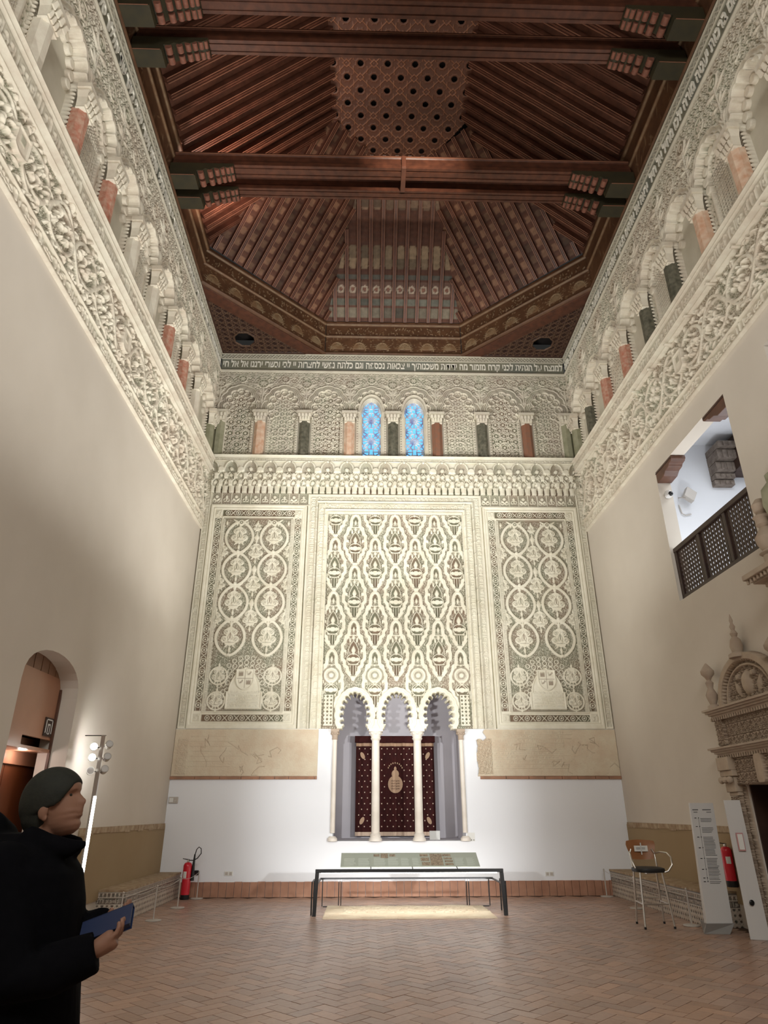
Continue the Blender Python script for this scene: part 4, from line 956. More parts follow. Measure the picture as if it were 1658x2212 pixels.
# ------------------------------------------------------------------ ceiling
ZT, ZL, ZF = 17.0, 14.2, 13.07      # strapwork panel, slope foot, wall head
def np3(p): return np.array(p, float)
def slope(A, B, C_, D_, label, spacing, w, dep, painted=False):
    """foot A-B, top D_-C_ (D_ above A); rafters run up the slope, parallel, cut by the hips"""
    A, B, Cc, Dd = map(np3, (A, B, C_, D_)); rt = root('ceiling_slope', tuple((A + B) / 2), label, 'ceiling slope')
    u = (B - A); L = np.linalg.norm(u); u /= L; nrm = np.cross(u, Dd - A); nrm /= np.linalg.norm(nrm)
    if nrm[2] > 0: nrm = -nrm                     # points down into the room
    v = np.cross(nrm, u); v = v if v[2] > 0 else -v; v /= np.linalg.norm(v)
    sD, tD = (Dd - A) @ u, (Dd - A) @ v; sC, tC = (Cc - A) @ u, (Cc - A) @ v
    # boarding
    ns, nt = max(2, int(L / (.04 if painted else .3))), max(2, int(tD / (.03 if painted else .3)))
    T = np.linspace(0, tD, nt)[:, None]; s0 = sD * T / tD; s1 = L + (sC - L) * T / tC; U = s0 + (s1 - s0) * np.linspace(0, 1, ns)[None, :]; Tt = T + 0 * U
    P = A + U[..., None] * u + Tt[..., None] * v
    idx = np.arange(ns * nt).reshape(nt, ns); F = np.stack([idx[:-1, :-1], idx[:-1, 1:], idx[1:, 1:], idx[1:, :-1]], -1).reshape(-1, 4)
    bay = np.floor((U - L / 2) / spacing); ub = (U - L / 2) / spacing - bay; hsh = np.abs(np.sin(bay * 12.9 + np.floor(Tt / .42) * 7.3))
    col = np.zeros(U.shape + (3,)); base = np.array([.085, .032, .018]); col[:] = base
    if painted == 2:
        tt = Tt
        k = (tt > .12) & (tt < .38); col[k] = np.array([.13, .11, .08]) * (.4 + hsh[k][:, None])
        k = (tt > .44) & (tt < .62); col[k] = np.array([.10, .10, .08]) * (.6 + .6 * hsh[k][:, None])
        k = (tt > .68) & (tt < 1.06); col[k] = np.array([.13, .07, .05]); rr_ = np.hypot((ub - .5) * spacing, tt - .87); k = (np.abs(rr_ - .08) < .022); col[k] = (.42, .34, .26); k = rr_ < .05; col[k] = (.2, .09, .06)
        k = (tt > 1.14) & (tt < 1.26); col[k] = (.09, .085, .07)
        k = (tt > 1.40) & (tt < 2.02) & (np.hypot((ub - .5) * spacing / .10, np.maximum(np.abs(tt - 1.71) - .22, 0) / .1) < 1); col[k] = np.array([.24, .17, .105]) * (.4 + .7 * hsh[k][:, None])
        k = (tt > 2.9) & (tt < 3.35) & (np.hypot((ub - .5) * spacing / .10, np.maximum(np.abs(tt - 3.12) - .14, 0) / .1) < 1); col[k] = np.array([.18, .12, .08]) * (.5 + .7 * hsh[k][:, None])
    elif painted == 1:
        hs3 = np.abs(np.sin(bay * 5.1 + np.floor(Tt / .31) * 2.7)); base = np.array([.075, .03, .018]); col[:] = base * (.7 + .7 * hs3[..., None]); k = (np.abs(((Tt / .31) % 1) - .5) < .28) & (np.abs(ub - .5) < .22); col[k] = np.array([.16, .085, .05]) * (.4 + hs3[k][:, None])
    else:
        hs2 = np.sin(bay * 3.7 + Tt * 4.1) * np.sin(Tt * 9.3 + bay); col = base * (1 + .35 * hs2[..., None])
    col += (np.sin(Tt * 40 + bay * 2) * .003)[..., None]
    np_mesh('boarding', P.reshape(-1, 3), F, M['slope'], rt, col=np.clip(col, .004, 1).reshape(-1, 3))
    k = 0; n = int(L / spacing / 2) + 1
    for i in range(-n, n + 1):
        s = L / 2 + i * spacing + (0 if True else 0)
        if s < .05 or s > L - .05: continue
        t1 = tD
        if s < sD: t1 = min(t1, tD * s / sD)
        if s > sC: t1 = min(t1, tC * (L - s) / (L - sC))
        if t1 < .12: continue
        g = G(); prof = [(-w / 2, 0), (-w / 2, -dep), (-w * .28, -dep), (-w * .28, -dep + .018), (-w * .16, -dep + .018), (-w * .16, -dep), (w * .16, -dep), (w * .16, -dep + .018), (w * .28, -dep + .018), (w * .28, -dep), (w / 2, -dep), (w / 2, 0)]
        def fnn(a, b, t, s=s): p = A + (s + a) * u + t * v - b * nrm; return tuple(p)
        g.prism(prof, fnn, 0.0, t1)
        o = g.build('rafter', 'wood_rib', rt)
        g = G()
        for e in (-.46, .46):
            g.prism([(e * w - .006, -dep - .004), (e * w + .006, -dep - .004), (e * w + .006, -dep + .004), (e * w - .006, -dep + .004)], fnn, 0.02, t1)
        if painted or R.random() < .6: g.build('worn_edge_line', 'wood_line', o)
    return rt
XI, XT = 4.62, 1.60; YF, YD = 14.95, 12.28; YT, YTD = 11.85, 10.9; FX, TX = 1.90, .87
slope((-FX, YF, ZL), (FX, YF, ZL), (TX, YT, ZT), (-TX, YT, ZT), 'far slope of the timber ceiling with painted boards between the rafters', .327, .085, .11, 2)
slope((-XI, YD, ZL), (-FX, YF, ZL), (-TX, YT, ZT), (-XT, YTD, ZT), 'left diagonal corner slope of the timber ceiling', .30, .09, .11, 1)
slope((FX, YF, ZL), (XI, YD, ZL), (XT, YTD, ZT), (TX, YT, ZT), 'right diagonal corner slope of the timber ceiling', .30, .09, .11, 1)
YN = 2.2
slope((-XI, YN, ZL), (-XI, YD, ZL), (-XT, YTD, ZT), (-XT, YN, ZT), 'long left slope of the timber ceiling with close-set red rafters', .315, .115, .13)
slope((XI, YD, ZL), (XI, YN, ZL), (XT, YN, ZT), (XT, YTD, ZT), 'long right slope of the timber ceiling with close-set red rafters', .315, .115, .13)
# strapwork panel
r = Rel(-XT - .02, XT + .02, YN, YT + .05, .0125, .02, 0); X, Z = r.X, r.Z
p = .31
for j in range(int((YT - YN) / p) + 1):
    for i in range(-6, 7):
        x = i * p; z = YN + .2 + j * p
        if (i + j) % 2 == 0:
            r.disc(x, z, .082, -.09, 1); r.hole |= np.hypot(X - x, Z - z) < .076; r.ring(x, z, .10, .02, .03)
            for k in range(8): a = (k + .5) * PI / 4; r.disc(x + .125 * math.cos(a), z + .125 * math.sin(a), .012, .03)
        else:
            h = .085; r.line([(x - h, z), (x, z + h), (x + h, z), (x, z - h), (x - h, z)], .014, .045)
            for sx_, sz_ in ((1, 1), (1, -1), (-1, 1), (-1, -1)): r.line([(x + sx_ * h * .5, z + sz_ * h * .5), (x + sx_ * .16, z + sz_ * .155)], .014, .045); r.line([(x + sx_ * .16, z + sz_ * .155), (x + sx_ * .155, z + sz_ * .24)], .012, .04)
            r.disc(x, z, .015, .03)
k = (Z > YTD) & (np.abs(X) > XT - (Z - YTD) / (YT - YTD) * (XT - TX) + .03); r.hole = r.hole | k | (Z > YT + .02)
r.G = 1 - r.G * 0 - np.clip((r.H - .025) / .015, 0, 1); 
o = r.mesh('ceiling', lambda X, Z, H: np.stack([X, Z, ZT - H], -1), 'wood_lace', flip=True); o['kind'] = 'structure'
g = G(); g.box(-XT, XT, YN, YT, ZT + .09, ZT + .12); struct(g, 'ceiling', 'hole')  # black sheet behind the strapwork holes, standing in for their shade
g = G(); g.box(-5.4, 5.4, YB, D + .5, 17.6, 17.7); g.box(-5.4, 5.4, YB, YN, 13.2, 13.3); struct(g, 'ceiling', 'wood_dark')
o = C.objects[-1]
# painted friezes under the slopes
def wfrieze(P, Q, zb, zt, label, rich=1, inn=0):
    P, Q = np3(P), np3(Q); L = np.linalg.norm(Q - P); u = (Q - P) / L; n = np.array([-u[1], u[0]]); c = np.array([0, 9.]); n = n if n @ (c - P) > 0 else -n
    r = Rel(0, L, zb, zt, .0135, .0, 0); H_ = zt - zb; X, Z = r.X, r.Z
    zm = zb + H_ * .54
    r.rect(0, L, zb, zb + .05, .07); r.rect(0, L, zb + .05, zb + .09, .03, .6); r.rect(0, L, zm, zm + .05, .05); r.rect(0, L, zm - .014, zm, .03, .6); r.rect(0, L, zt - .10, zt, .06); r.rect(0, L, zt - .112, zt - .10, .03, .7)
    rr = random.Random(int(L * 100) + rich)
    if rich:
        n_ = max(2, int(L / .62))
        for i in range(n_):
            x = (i + .5) * L / n_
            for t in np.linspace(0, PI, 15): r.disc(x + .17 * math.cos(t), zb + .18 + .24 * math.sin(t), .022, .02, .85)
            for t in np.linspace(.2, PI - .2, 10): r.leaf0(x, zb + .2, .13, .025, t, .015, .6)
        for i in range(int(L * 40)):
            r.leaf(rr.uniform(0, L), rr.uniform(zb + .12, zm - .04), .035, .014, rr.uniform(0, PI), .012, rr.uniform(.2, .6))
        for i in range(int(L * 30)):
            x = rr.uniform(.02, L - .02); z = zm + .08 + .24 * rr.random(); r.line([(x, z), (x + rr.uniform(-.04, .04), z + rr.uniform(-.06, .07))], .016, .03, rr.uniform(.5, 1.))
    else:
        for i in range(int(L * 8)): r.leaf(rr.uniform(0, L), rr.uniform(zb + .12, zm - .05), rr.uniform(.05, .14), .02, rr.uniform(.6, 2.2), .008, rr.uniform(.1, .35))
    def fn(X, Z, H): 
        t = (Z - zb) / H_ * inn; p = P[None, :] + X[:, None] * u + (H + t)[:, None] * n; return np.concatenate([p, Z[:, None]], 1)
    tag(r.mesh('painted_frieze', fn, 'wood_frieze', back=-.03), label, 'timber frieze')
wfrieze((-FX, YF + .06), (FX, YF + .06), ZF, ZL, 'painted timber frieze at the foot of the far ceiling slope', 2)
wfrieze((-HX + .02, YD + .03), (-FX, YF + .06), ZF, ZL, 'diagonal painted timber frieze across the left far corner', 3)
wfrieze((FX, YF + .06), (HX - .02, YD + .03), ZF, ZL, 'diagonal painted timber frieze across the right far corner', 4)
wfrieze((-HX + .02, 2.0), (-HX + .02, YD + .03), ZF, ZL, 'plain brown timber frieze along the foot of the left ceiling slope', 0, .06)
wfrieze((HX - .02, YD + .03), (HX - .02, 2.0), ZF, ZL, 'plain brown timber frieze along the foot of the right ceiling slope', 0, .06)
# corner soffits with star tracery and octagonal hole, and the beam under each diagonal
for sx, nm in ((-1, 'left'), (1, 'right')):
    rt = root('corner_soffit', (sx * 4.2, 14.5, ZF), 'dark triangular corner soffit with an octagonal opening, at the %s far corner' % nm, 'soffit')
    a, b = (-4.76, -2.3) if sx < 0 else (2.3, 4.76)
    r = Rel(a, b, 12.8, D + .02, .0125, .02, 0); X, Z = r.X, r.Z; AX = np.abs(X)
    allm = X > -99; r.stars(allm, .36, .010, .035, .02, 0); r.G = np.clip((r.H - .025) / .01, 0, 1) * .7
    ox, oy = sx * 4.02, 14.42
    d8 = np.maximum(np.maximum(np.abs(X - ox), np.abs(Z - oy)), (np.abs(X - ox) + np.abs(Z - oy)) * .7071) - .25
    r.put((slice(None), slice(None)), np.abs(d8 - .03) - .02, .05, .5); r.hole = (d8 < 0)
    r.rect(a, b, D - .10, D + .02, .05, .15); r.rect(sx * 4.76 - .1, sx * 4.76 + .1, 12.8, D, .05, .15)
    line = (AX - 2.40) / (4.74 - 2.40) * (12.9 - 15.09) + 15.09       # y of the cut for this x
    r.hole |= Z < line - .05
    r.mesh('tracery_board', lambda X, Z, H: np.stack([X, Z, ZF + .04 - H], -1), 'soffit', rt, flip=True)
    g = G(); g.box(ox - .4, ox + .4, oy - .4, oy + .4, ZF + .3, ZF + .32); g.build('shade_backing', 'hole', rt)  # black sheet above the octagon stands in for shade
    g = G(); p4 = [(sx * 1.93, 15.06), (sx * 2.42, 15.06), (sx * 4.74, 12.88), (sx * 4.74, 12.36)]
    pts = [(x, y, z) for z in (ZF - .0, ZF + .12) for x, y in p4]
    g.hexa(pts); tag(g.build('diagonal_beam', 'wood', bevel=.012), 'heavy plain beam under the diagonal frieze at the %s far corner' % nm, 'beam')
# wall plate edge
for nm, bx_ in (('left', (-HX, -HX + .05, 2, D)), ('right', (HX - .05, HX, 2, D)), ('far', (-HX, HX, D - .05, D))):
    g = G(); g.box(*bx_, ZF - .0, ZF + .045); tag(g.build('wall_plate', 'wood_dark'), 'thin dark timber wall plate on top of the inscription of the %s wall' % nm, 'wall plate')
# tie beams and corbels
def tie_beam(y0, y1, z0, z1, label):
    rt = root('tie_beam', (0, y0, z0), label, 'beam'); g = G(); y = (y0 + y1) / 2
    w = (y1 - y0); pr = [(0, 0), (w * .2, 0), (w * .2, .02), (w * .3, .02), (w * .3, 0), (w * .7, 0), (w * .7, .02), (w * .8, .02), (w * .8, 0), (w, 0), (w, .10), (w - .02, .13), (w - .02, z1 - z0 - .07), (w, z1 - z0 - .05), (w, z1 - z0), (0, z1 - z0), (0, z1 - z0 - .05), (.02, z1 - z0 - .07), (.02, .13), (0, .10)]
    g.prism(pr, lambda u, v, t: (t, y0 + u, z0 + v), -HX + .08, HX - .08); g.build('timber', 'wood', rt)
    g = G(); g.box(-HX + .1, HX - .1, y0 - .008, y0 + .004, z1 - .045, z1 - .03); g.build('worn_edge_line', 'wood_line', rt)
ZB = 13.45
BEAMS = [(6.36, 6.63, 'nearest tie beam, at the top edge of the picture'), (7.03, 7.27, 'second tie beam from the top, paired with the nearest one'), (9.42, 9.70, 'third tie beam from the top, in front of the far pair'), (9.96, 10.19, 'tie beam closest to the far wall')]
def corbel(sx, y0, y1, label):
    rt = root('carved_corbel', (sx * HX, y0, ZF), label, 'corbel')
    g = G(); y = (y0 + y1) / 2; e = .03
    prof = [(4.70, 13.10), (4.18, 13.10), (4.16, 13.22)]
    wav = [(4.16, 13.24), (4.06, 13.24), (4.0, 13.30), (3.9, 13.27), (3.82, 13.33), (3.72, 13.30), (3.64, 13.36), (3.54, 13.34), (3.46, 13.38), (3.44, 13.45), (4.70, 13.45)]
    g.prism([(x, z) for x, z in prof + wav], lambda u, v, t: (sx * u, t, v), y0 - e, y1 + e); g.build('bracket', 'wood_dark', rt)
    w = (y1 - y0 + 2 * e)
    for k, (x, z, r_) in enumerate(((4.08, 13.21, .06), (3.90, 13.25, .055), (3.77, 13.30, .05), (3.66, 13.33, .045), (3.56, 13.36, .042), (3.48, 13.38, .035))):
        for s0, s1 in ((y0 - e + .01, y0 - e + w * .42), (y0 - e + w * .58, y1 + e - .01)):
            g = G(); g.tube([(sx * x, s0, z), (sx * x, s1, z)], r_, 12); g.build('scroll', 'wood_scroll', rt, smooth=True)
    g = G(); g.box(sx * 4.2, sx * 4.7, y0 - e - .006, y0 - e + .004, 13.10, 13.115); g.build('worn_edge_line', 'wood_line', rt)
names = ['nearest tie beam', 'second tie beam', 'third tie beam', 'farthest tie beam']
for (y0, y1, lb), nmb in zip(BEAMS, names):
    tie_beam(y0, y1, ZB, ZB + .36, 'dark timber ' + lb)
    for sx, s in ((-1, 'left'), (1, 'right')): corbel(sx, y0, y1, 'carved scroll corbel under the %s end of the %s' % (s, nmb))
g = G(); g.box(-.05, .05, 9.40, 9.98, ZB - .02, ZB + .01); g.box(-.045, .045, 9.39, 9.42, ZB, ZB + .34)
tag(g.build('beam_strap', 'wood_rib', bevel=.01), 'short timber strap joining the two far tie beams at their middle', 'strap')
# ------------------------------------------------------------------ furniture and fittings
# tiled benches
def bench(sx, y0, xf, label):
    rt = root('tiled_bench', (sx * (xf + HX) / 2, (y0 + D) / 2, 0), label, 'bench'); H = .44 if sx < 0 else .46
    g = G(); g.box(sx * xf + sx * .02, sx * HX, y0 + .02, D, 0, H - .03); g.build('core', 'dado', rt)
    g = G(); g.box(sx * (xf - .015), sx * HX, y0 - .01, D, H - .03, H); g.build('slab_top', 'dado_top', rt)
    def tiles(a, b, fn, nm, flip):
        r = Rel(a, b, 0.0, H - .03, .0105, 0, 0); X, Z = r.X, r.Z
        lower = Z < .235; r.stars(lower, .15, .009, .006, .0, 1)
        m = (Z > .25) & (Z < .33); r.G[m] = .9; r.H[m] = 0
        r.script(a, b, .255, .325, .006, 5)
        n = int((b - a) / .06)
        for i in range(n): x = a + (i + .5) * (b - a) / n; r.leaf(x, .375, .028, .018, PI / 2, .006); r.disc(x, .348, .008, .006)
        m = (Z > .345) & (r.H < .003); r.G[m] = .8
        for z in (.24, .335, .40): r.rect(a, b, z - .006, z + .006, .008)
        r.mesh(nm, fn, 'azulejo', rt, flip=flip)
    if sx < 0:
        tiles(y0, D, lambda X, Z, H_: np.stack([-xf + .0 + H_, X, Z], -1), 'tiled_front', True)
        tiles(-HX, -xf, lambda X, Z, H_: np.stack([X, y0 - H_, Z], -1), 'tiled_end', False)
    else:
        tiles(y0, D, lambda X, Z, H_: np.stack([xf - H_, X, Z], -1), 'tiled_front', False)
        tiles(xf, HX, lambda X, Z, H_: np.stack([X, y0 - H_, Z], -1), 'tiled_end', False)
bench(-1, 11.75, 4.32, 'low glazed-tile bench along the left wall beside the fire extinguisher')
bench(1, 10.95, 4.26, 'low glazed-tile bench along the right wall behind the high stool')

# platform frame, information panel, old floor slab
rt = root('metal_barrier', (.06, 12.9, 0), 'low black metal barrier frame with a lit underside standing in front of the niche', 'barrier')
g = G(); x0, x1 = -1.445, 1.575
g.box(x0 - .03, x1 + .03, 12.31, 12.37, .615, .665); g.build('top_bar', 'black', rt, bevel=.004)
for x, dx in ((x0, -.03), (x1, .03)):
    g = G(); g.hexa([(x + dx - .03, 12.31, 0), (x + dx + .03, 12.31, 0), (x + dx + .03, 12.37, 0), (x + dx - .03, 12.37, 0), (x - .03, 12.31, .615), (x + .03, 12.31, .615), (x + .03, 12.37, .615), (x - .03, 12.37, .615)]); g.build('leg', 'black', rt, bevel=.003)
g = G(); g.box(-1.46, 1.64, 13.56, 13.60, .415, .445); g.build('back_rail', 'black', rt)
for x in (-1.46, 1.62):
    g = G(); g.box(x - .015, x + .015, 12.37, 13.6, .42, .44); g.build('side_rail', 'black', rt)
for x in (-1.42, -1.09, -1.13, 1.155, 1.195, 1.56):
    g = G(); g.box(x - .008, x + .008, 13.57, 13.59, 0, .42); g.build('leg', 'black', rt)
for x in (-1.53, 1.65):
    g = G(); g.tube([(x, 12.45, .0), (x, 12.45, .47), (x, 12.95, .47), (x, 12.95, .0)], .012, 8); g.build('side_loop', 'black', rt)
g = G(); g.box(-1.4, 1.53, 13.48, 13.52, .0, .012); g.build('floor_rail', 'black', rt)
g = G(); g.box(-1.38, 1.5, 12.325, 12.355, .603, .614); g.build('led_strip', 'led', rt)
rt = root('information_board', (.1, 12.7, .67), 'long sloping sage-grey information panel with small photographs above the black barrier', 'information panel')
def onp(x, t, h=0):   # t 0 front .. 1 back on the sloping panel
    y = 12.50 + .40 * t; z = .690 + .185 * t; return (x, y - h * .42, z + h * .9)
def plate(name, a, b, t0, t1, m, h0, h1):
    g = G(); g.hexa([onp(a, t0, h0), onp(b, t0, h0), onp(b, t1, h0), onp(a, t1, h0), onp(a, t0, h1), onp(b, t0, h1), onp(b, t1, h1), onp(a, t1, h1)]); return g
plate('board', -1.075, 1.255, 0, 1, '', -.012, 0).build('board', 'panel_grey', rt)
for i, (a, b, t0, t1) in enumerate([(-.52, -.42, .72, .88), (-.40, -.275, .60, .93), (-.25, -.15, .72, .88), (.27, .41, .72, .88), (.28, .42, .38, .62), (.29, .43, .06, .30), (.66, .80, .72, .88), (.67, .81, .50, .62), (.68, .82, .30, .42), (.68, .82, .08, .22), (.44, .65, .06, .90)]):
    plate('', a, b, t0, t1, '', 0, .003).build('photograph', 'print_dark', rt)
g = G(); rr = random.Random(2)
for a, b in ((-1.02, -.82), (-.78, -.58), (-.52, -.32), (-.28, -.10), (-.06, .10), (.13, .26), (.85, 1.02), (1.05, 1.20)):
    for k in range(9):
        t = .08 + k * .062; q_ = plate('', a, b - rr.random() * .04, t, t + .022, '', 0, .002); n0 = len(g.V); g.V += q_.V; g.F += [tuple(n0 + i for i in f) for f in q_.F]
g.build('printed_text', 'print_pale', rt)['kind'] = 'stuff'
for x in (-.57, .12, .86):
    g = G(); g.tube([(x, 12.34, .66), (x, 12.52, .685)], .008, 6); g.build('bracket', 'black', rt)
r = Rel(-1.33, 1.42, 12.02, 13.50, .014, .012, 0); X, Z = r.X, r.Z; q = (slice(None), slice(None))
r.H += .01 * np.clip(np.sin(X * 9 + 2 * np.sin(Z * 7)) + np.sin(Z * 17 + X * 5), 0, 1) + .006 * NR.rand(*X.shape)
r.arab(r.sl(-1.0, 1.2, 12.6, 13.3, 0), .32, .02, .012, g=.35)
tag(r.mesh('floor_fragment', lambda X, Z, H: np.stack([X, Z, H], -1), 'fragment', back=0), 'pale carved floor fragment lit up inside the black barrier frame', 'floor fragment')

# stanchions with cord
SR = []
def stanchion(x, y, label, h=.47, grp=None):
    rt = root('rope_stanchion', (x, y, 0), label, 'stanchion', grp); SR.append(rt)
    g = G(); g.lathe(x, y, [(.118, .002), (.12, .008), (.115, .016), (.02, .022)], 32); g.build('base', 'steel_white', rt, smooth=True)
    g = G(); g.tube([(x, y, .018), (x, y, h)], .0105, 12); g.build('post', 'steel_white', rt, smooth=True)
    g = G(); g.lathe(x, y, [(.013, h - .01), (.016, h), (.013, h + .012), (.004, h + .016)], 12); g.build('cap', 'chrome', rt, smooth=True)
ST = [(-3.90, 14.80, 'slim stanchion in front of the far wall, right of the red extinguisher'), (-3.92, 13.44, 'slim stanchion in front of the left tiled bench, close to the red extinguisher'), (-3.91, 11.96, 'slim stanchion on the floor at the middle of the left tiled bench'), (-4.12, 11.0, 'slim stanchion near the front end of the left tiled bench, beside the dark coat'),
      (4.06, 14.80, 'slim stanchion at the far end of the right tiled bench'), (4.0, 13.05, 'slim stanchion seen behind the legs of the high stool'), (4.09, 11.16, 'slim stanchion between the high stool and the white totem')]
for x, y, l in ST: stanchion(x, y, l)
def cord(i, j):
    a, b = ST[i], ST[j]; n = 14; sag = .05; pts = [(a[0] + (b[0] - a[0]) * k / n, a[1] + (b[1] - a[1]) * k / n, .455 - sag * math.sin(PI * k / n)) for k in range(n + 1)]
    g = G(); g.tube(pts, .0035, 6); g.build('cord', 'steel_white', SR[i])
cord(0, 1); cord(1, 2); cord(2, 3); cord(4, 5); cord(5, 6)

# fire extinguishers
def extinguisher(x, y, z, r_, h, label, horn=True):
    rt = root('fire_extinguisher', (x, y, z), label, 'fire extinguisher')
    g = G(); g.lathe(x, y, [(r_ * .97, z), (r_, z + .01), (r_, z + .08)], 28); g.build('base_ring', 'black', rt, smooth=True)
    g = G(); pr = [(r_ * .985, z + .08), (r_ * .985, z + h * .80)]
    for k in range(1, 7): a = k / 6 * PI / 2; pr.append((r_ * .35 + r_ * .64 * math.cos(a), z + h * .80 + h * .10 * math.sin(a)))
    g.lathe(x, y, pr, 28); g.build('cylinder', 'redcan', rt, smooth=True)
    g = G(); g.lathe(x, y, [(.02, z + h * .89), (.025, z + h * .92), (.018, z + h * .95)], 14); g.box(x - .012, x + .012, y - .02, y + .02, z + h * .93, z + h * .97); g.build('valve', 'chrome', rt)
    g = G(); g.hexa([(x - .11, y - .01, z + h * .985), (x + .02, y - .01, z + h * .95), (x + .02, y + .01, z + h * .95), (x - .11, y + .01, z + h * .985), (x - .11, y - .01, z + h), (x + .02, y - .01, z + h * .975), (x + .02, y + .01, z + h * .975), (x - .11, y + .01, z + h)]); g.build('handle', 'black', rt)
    g = G(); a0 = -1.9; vs = []
    for k in range(9):
        a = a0 + (k - 4) * .11
        for zz in (z + h * .52, z + h * .68): vs += [(x + (r_ + .001) * math.cos(a), y + (r_ + .001) * math.sin(a), zz)]
    g.add(vs, [(2 * k, 2 * k + 2, 2 * k + 3, 2 * k + 1) for k in range(8)]); g.build('paper_label', 'paper', rt)
    if horn:
        g = G(); g.tube([(x + .02, y, z + h * .95), (x + .10, y, z + h * .95), (x + .17, y, z + h * 1.0), (x + .235, y, z + h * 1.12), (x + .225, y, z + h * 1.24), (x + .18, y, z + h * 1.28), (x + .14, y, z + h * 1.22), (x + .115, y, z + h * 1.08), (x + .11, y, z + h * 1.0)], .009, 8); g.build('hose', 'black', rt, smooth=True)
        g = G(); g.tube([(x + .115, y, z + h * 1.10), (x + .11, y, z + h * .9), (x + .105, y, z + h * .45)], [.014, .022, .04], 14); g.build('horn', 'black', rt, smooth=True)
    return rt
extinguisher(-4.115, 14.72, 0, .083, .70, 'tall red fire extinguisher with black horn in the left far corner')
extinguisher(4.655, 10.86, .52, .075, .58, 'red fire extinguisher partly hidden behind the white acrylic totem', False)

# wall fittings on the far wall
rt = root('thermostat', (-4.62, D - .02, 1.69), 'small white thermostat box on the far wall near the left corner', 'thermostat')
g = G(); g.box(-4.72, -4.53, D - .035, D, 1.69, 1.81); g.build('housing', 'steel_white', rt, bevel=.006)
g = G(); g.box(-4.705, -4.625, D - .037, D - .034, 1.71, 1.79); g.build('display', 'paper', rt); g = G(); g.tube([(-4.575, D - .036, 1.74), (-4.575, D - .045, 1.74)], .018, 14); g.build('dial', 'chrome', rt)
for x, z, l in ((-3.37, .41, 'small double socket low on the far wall, left of the niche'), (3.03, .38, 'small double socket low on the far wall, right of the niche')):
    rt = root('wall_socket', (x, D, z - .04), l, 'socket'); g = G(); g.box(x - .085, x + .085, D - .012, D, z - .04, z + .04); g.build('plate', 'paper', rt, bevel=.004)
    for dx in (-.04, .04): g = G(); g.box(x + dx - .026, x + dx + .026, D - .016, D - .011, z - .026, z + .026); g.build('outlet', 'steel_white', rt)
g = G(); g.box(-4.04, -3.96, D - .05, D, .39, .47); tag(g.build('junction_box', 'black', bevel=.005), 'small black box on the far wall beside the extinguisher horn', 'junction box')
rt = root('wall_label', (1.49, D, .99), 'small pale label with tiny symbols at the lower right of the niche', 'label')
g = G(); g.box(1.42, 1.57, D - .004, D, .97, 1.13); g.build('card', 'paper', rt)
for i in range(3): g = G(); x = 1.445 + i * .045; g.box(x, x + .02, D - .006, D - .003, .985, 1.005); g.build('symbol', 'paper_txt', rt)

# high stool
rt = root('high_stool', (3.55, 11.12, 0), 'high stool with wooden back, taped note, black seat and steel legs', 'stool')
FL, FR, BL, BR_ = (3.30, 10.87), (3.735, 10.90), (3.37, 11.38), (3.78, 11.38)
def leg(a, top): g = G(); g.tube([(a[0], a[1], .012), top], .0125, 12); l = g.build('leg', 'chrome', rt, smooth=True); g = G(); g.lathe(a[0], a[1], [(.016, 0), (.016, .03)], 12); g.build('foot_cap', 'black', l)
leg(FL, (3.37, 10.97, .70)); leg(FR, (3.70, 10.98, .70)); leg(BL, (3.40, 11.30, .70)); leg(BR_, (3.74, 11.30, .70))
for s, p0, p1 in ((0, (3.33, 10.92, .30), (3.715, 10.935, .30)), (1, (3.715, 10.935, .30), (3.76, 11.35, .30)), (2, (3.33, 10.92, .30), (3.385, 11.35, .30)), (3, (3.385, 11.35, .34), (3.76, 11.35, .34))):
    g = G(); g.tube([p0, p1], .010, 10); g.build('footrest_rail', 'chrome', rt, smooth=True)
g = G(); n = 32; vs = []
prof = [(.6, .69), (.97, .70), (1.0, .725), (.97, .75), (.80, .762), (.0, .765)]
for f_, z in prof:
    for k in range(n):
        a = 2 * PI * k / n; ca, sa = math.cos(a), math.sin(a); e = (abs(ca) ** 3 + abs(sa) ** 3) ** (-1 / 3)
        vs.append((3.56 + .225 * f_ * e * ca, 11.14 + .21 * f_ * e * sa, z))
fs = [(i * n + k, i * n + (k + 1) % n, (i + 1) * n + (k + 1) % n, (i + 1) * n + k) for i in range(5) for k in range(n)] + [tuple(range(n - 1, -1, -1))]
g.add(vs, fs); g.build('seat', 'seat', rt, smooth=True)
g = G(); g.box(3.50, 3.62, 11.05, 11.13, .675, .692); g.build('seat_plate', 'chrome', rt)
for sx in (-1, 1):
    g = G(); x = 3.60 + sx * .19; g.tube([(3.58 + sx * .17, 11.30, .70), (x, 11.36, .76), (x, 11.40, .93), (x - sx * .03, 11.41, .99)], .0115, 10); g.build('back_post', 'chrome', rt, smooth=True)
g = G(); nx, nz = 20, 10; vs = []
for t in (0, .012):
    for j in range(nz + 1):
        for i in range(nx + 1):
            v = j / nz; u = i / nx * 2 - 1; w = .235 - .075 * (1 - v) ** 1.5 - .02 * max(0, v - .8) * 5; zz = .85 + .25 * v + .018 * (1 - u * u) * (v - .3) * 1.5
            vs.append((3.605 + u * w, 11.40 + .05 * (1 - u * u) + t + .03 * v, zz))
m_ = (nx + 1) * (nz + 1); ix = lambda i, j, t: t * m_ + j * (nx + 1) + i; fs = []
for j in range(nz):
    for i in range(nx): fs += [(ix(i, j, 0), ix(i + 1, j, 0), ix(i + 1, j + 1, 0), ix(i, j + 1, 0)), (ix(i, j + 1, 1), ix(i + 1, j + 1, 1), ix(i + 1, j, 1), ix(i, j, 1))]
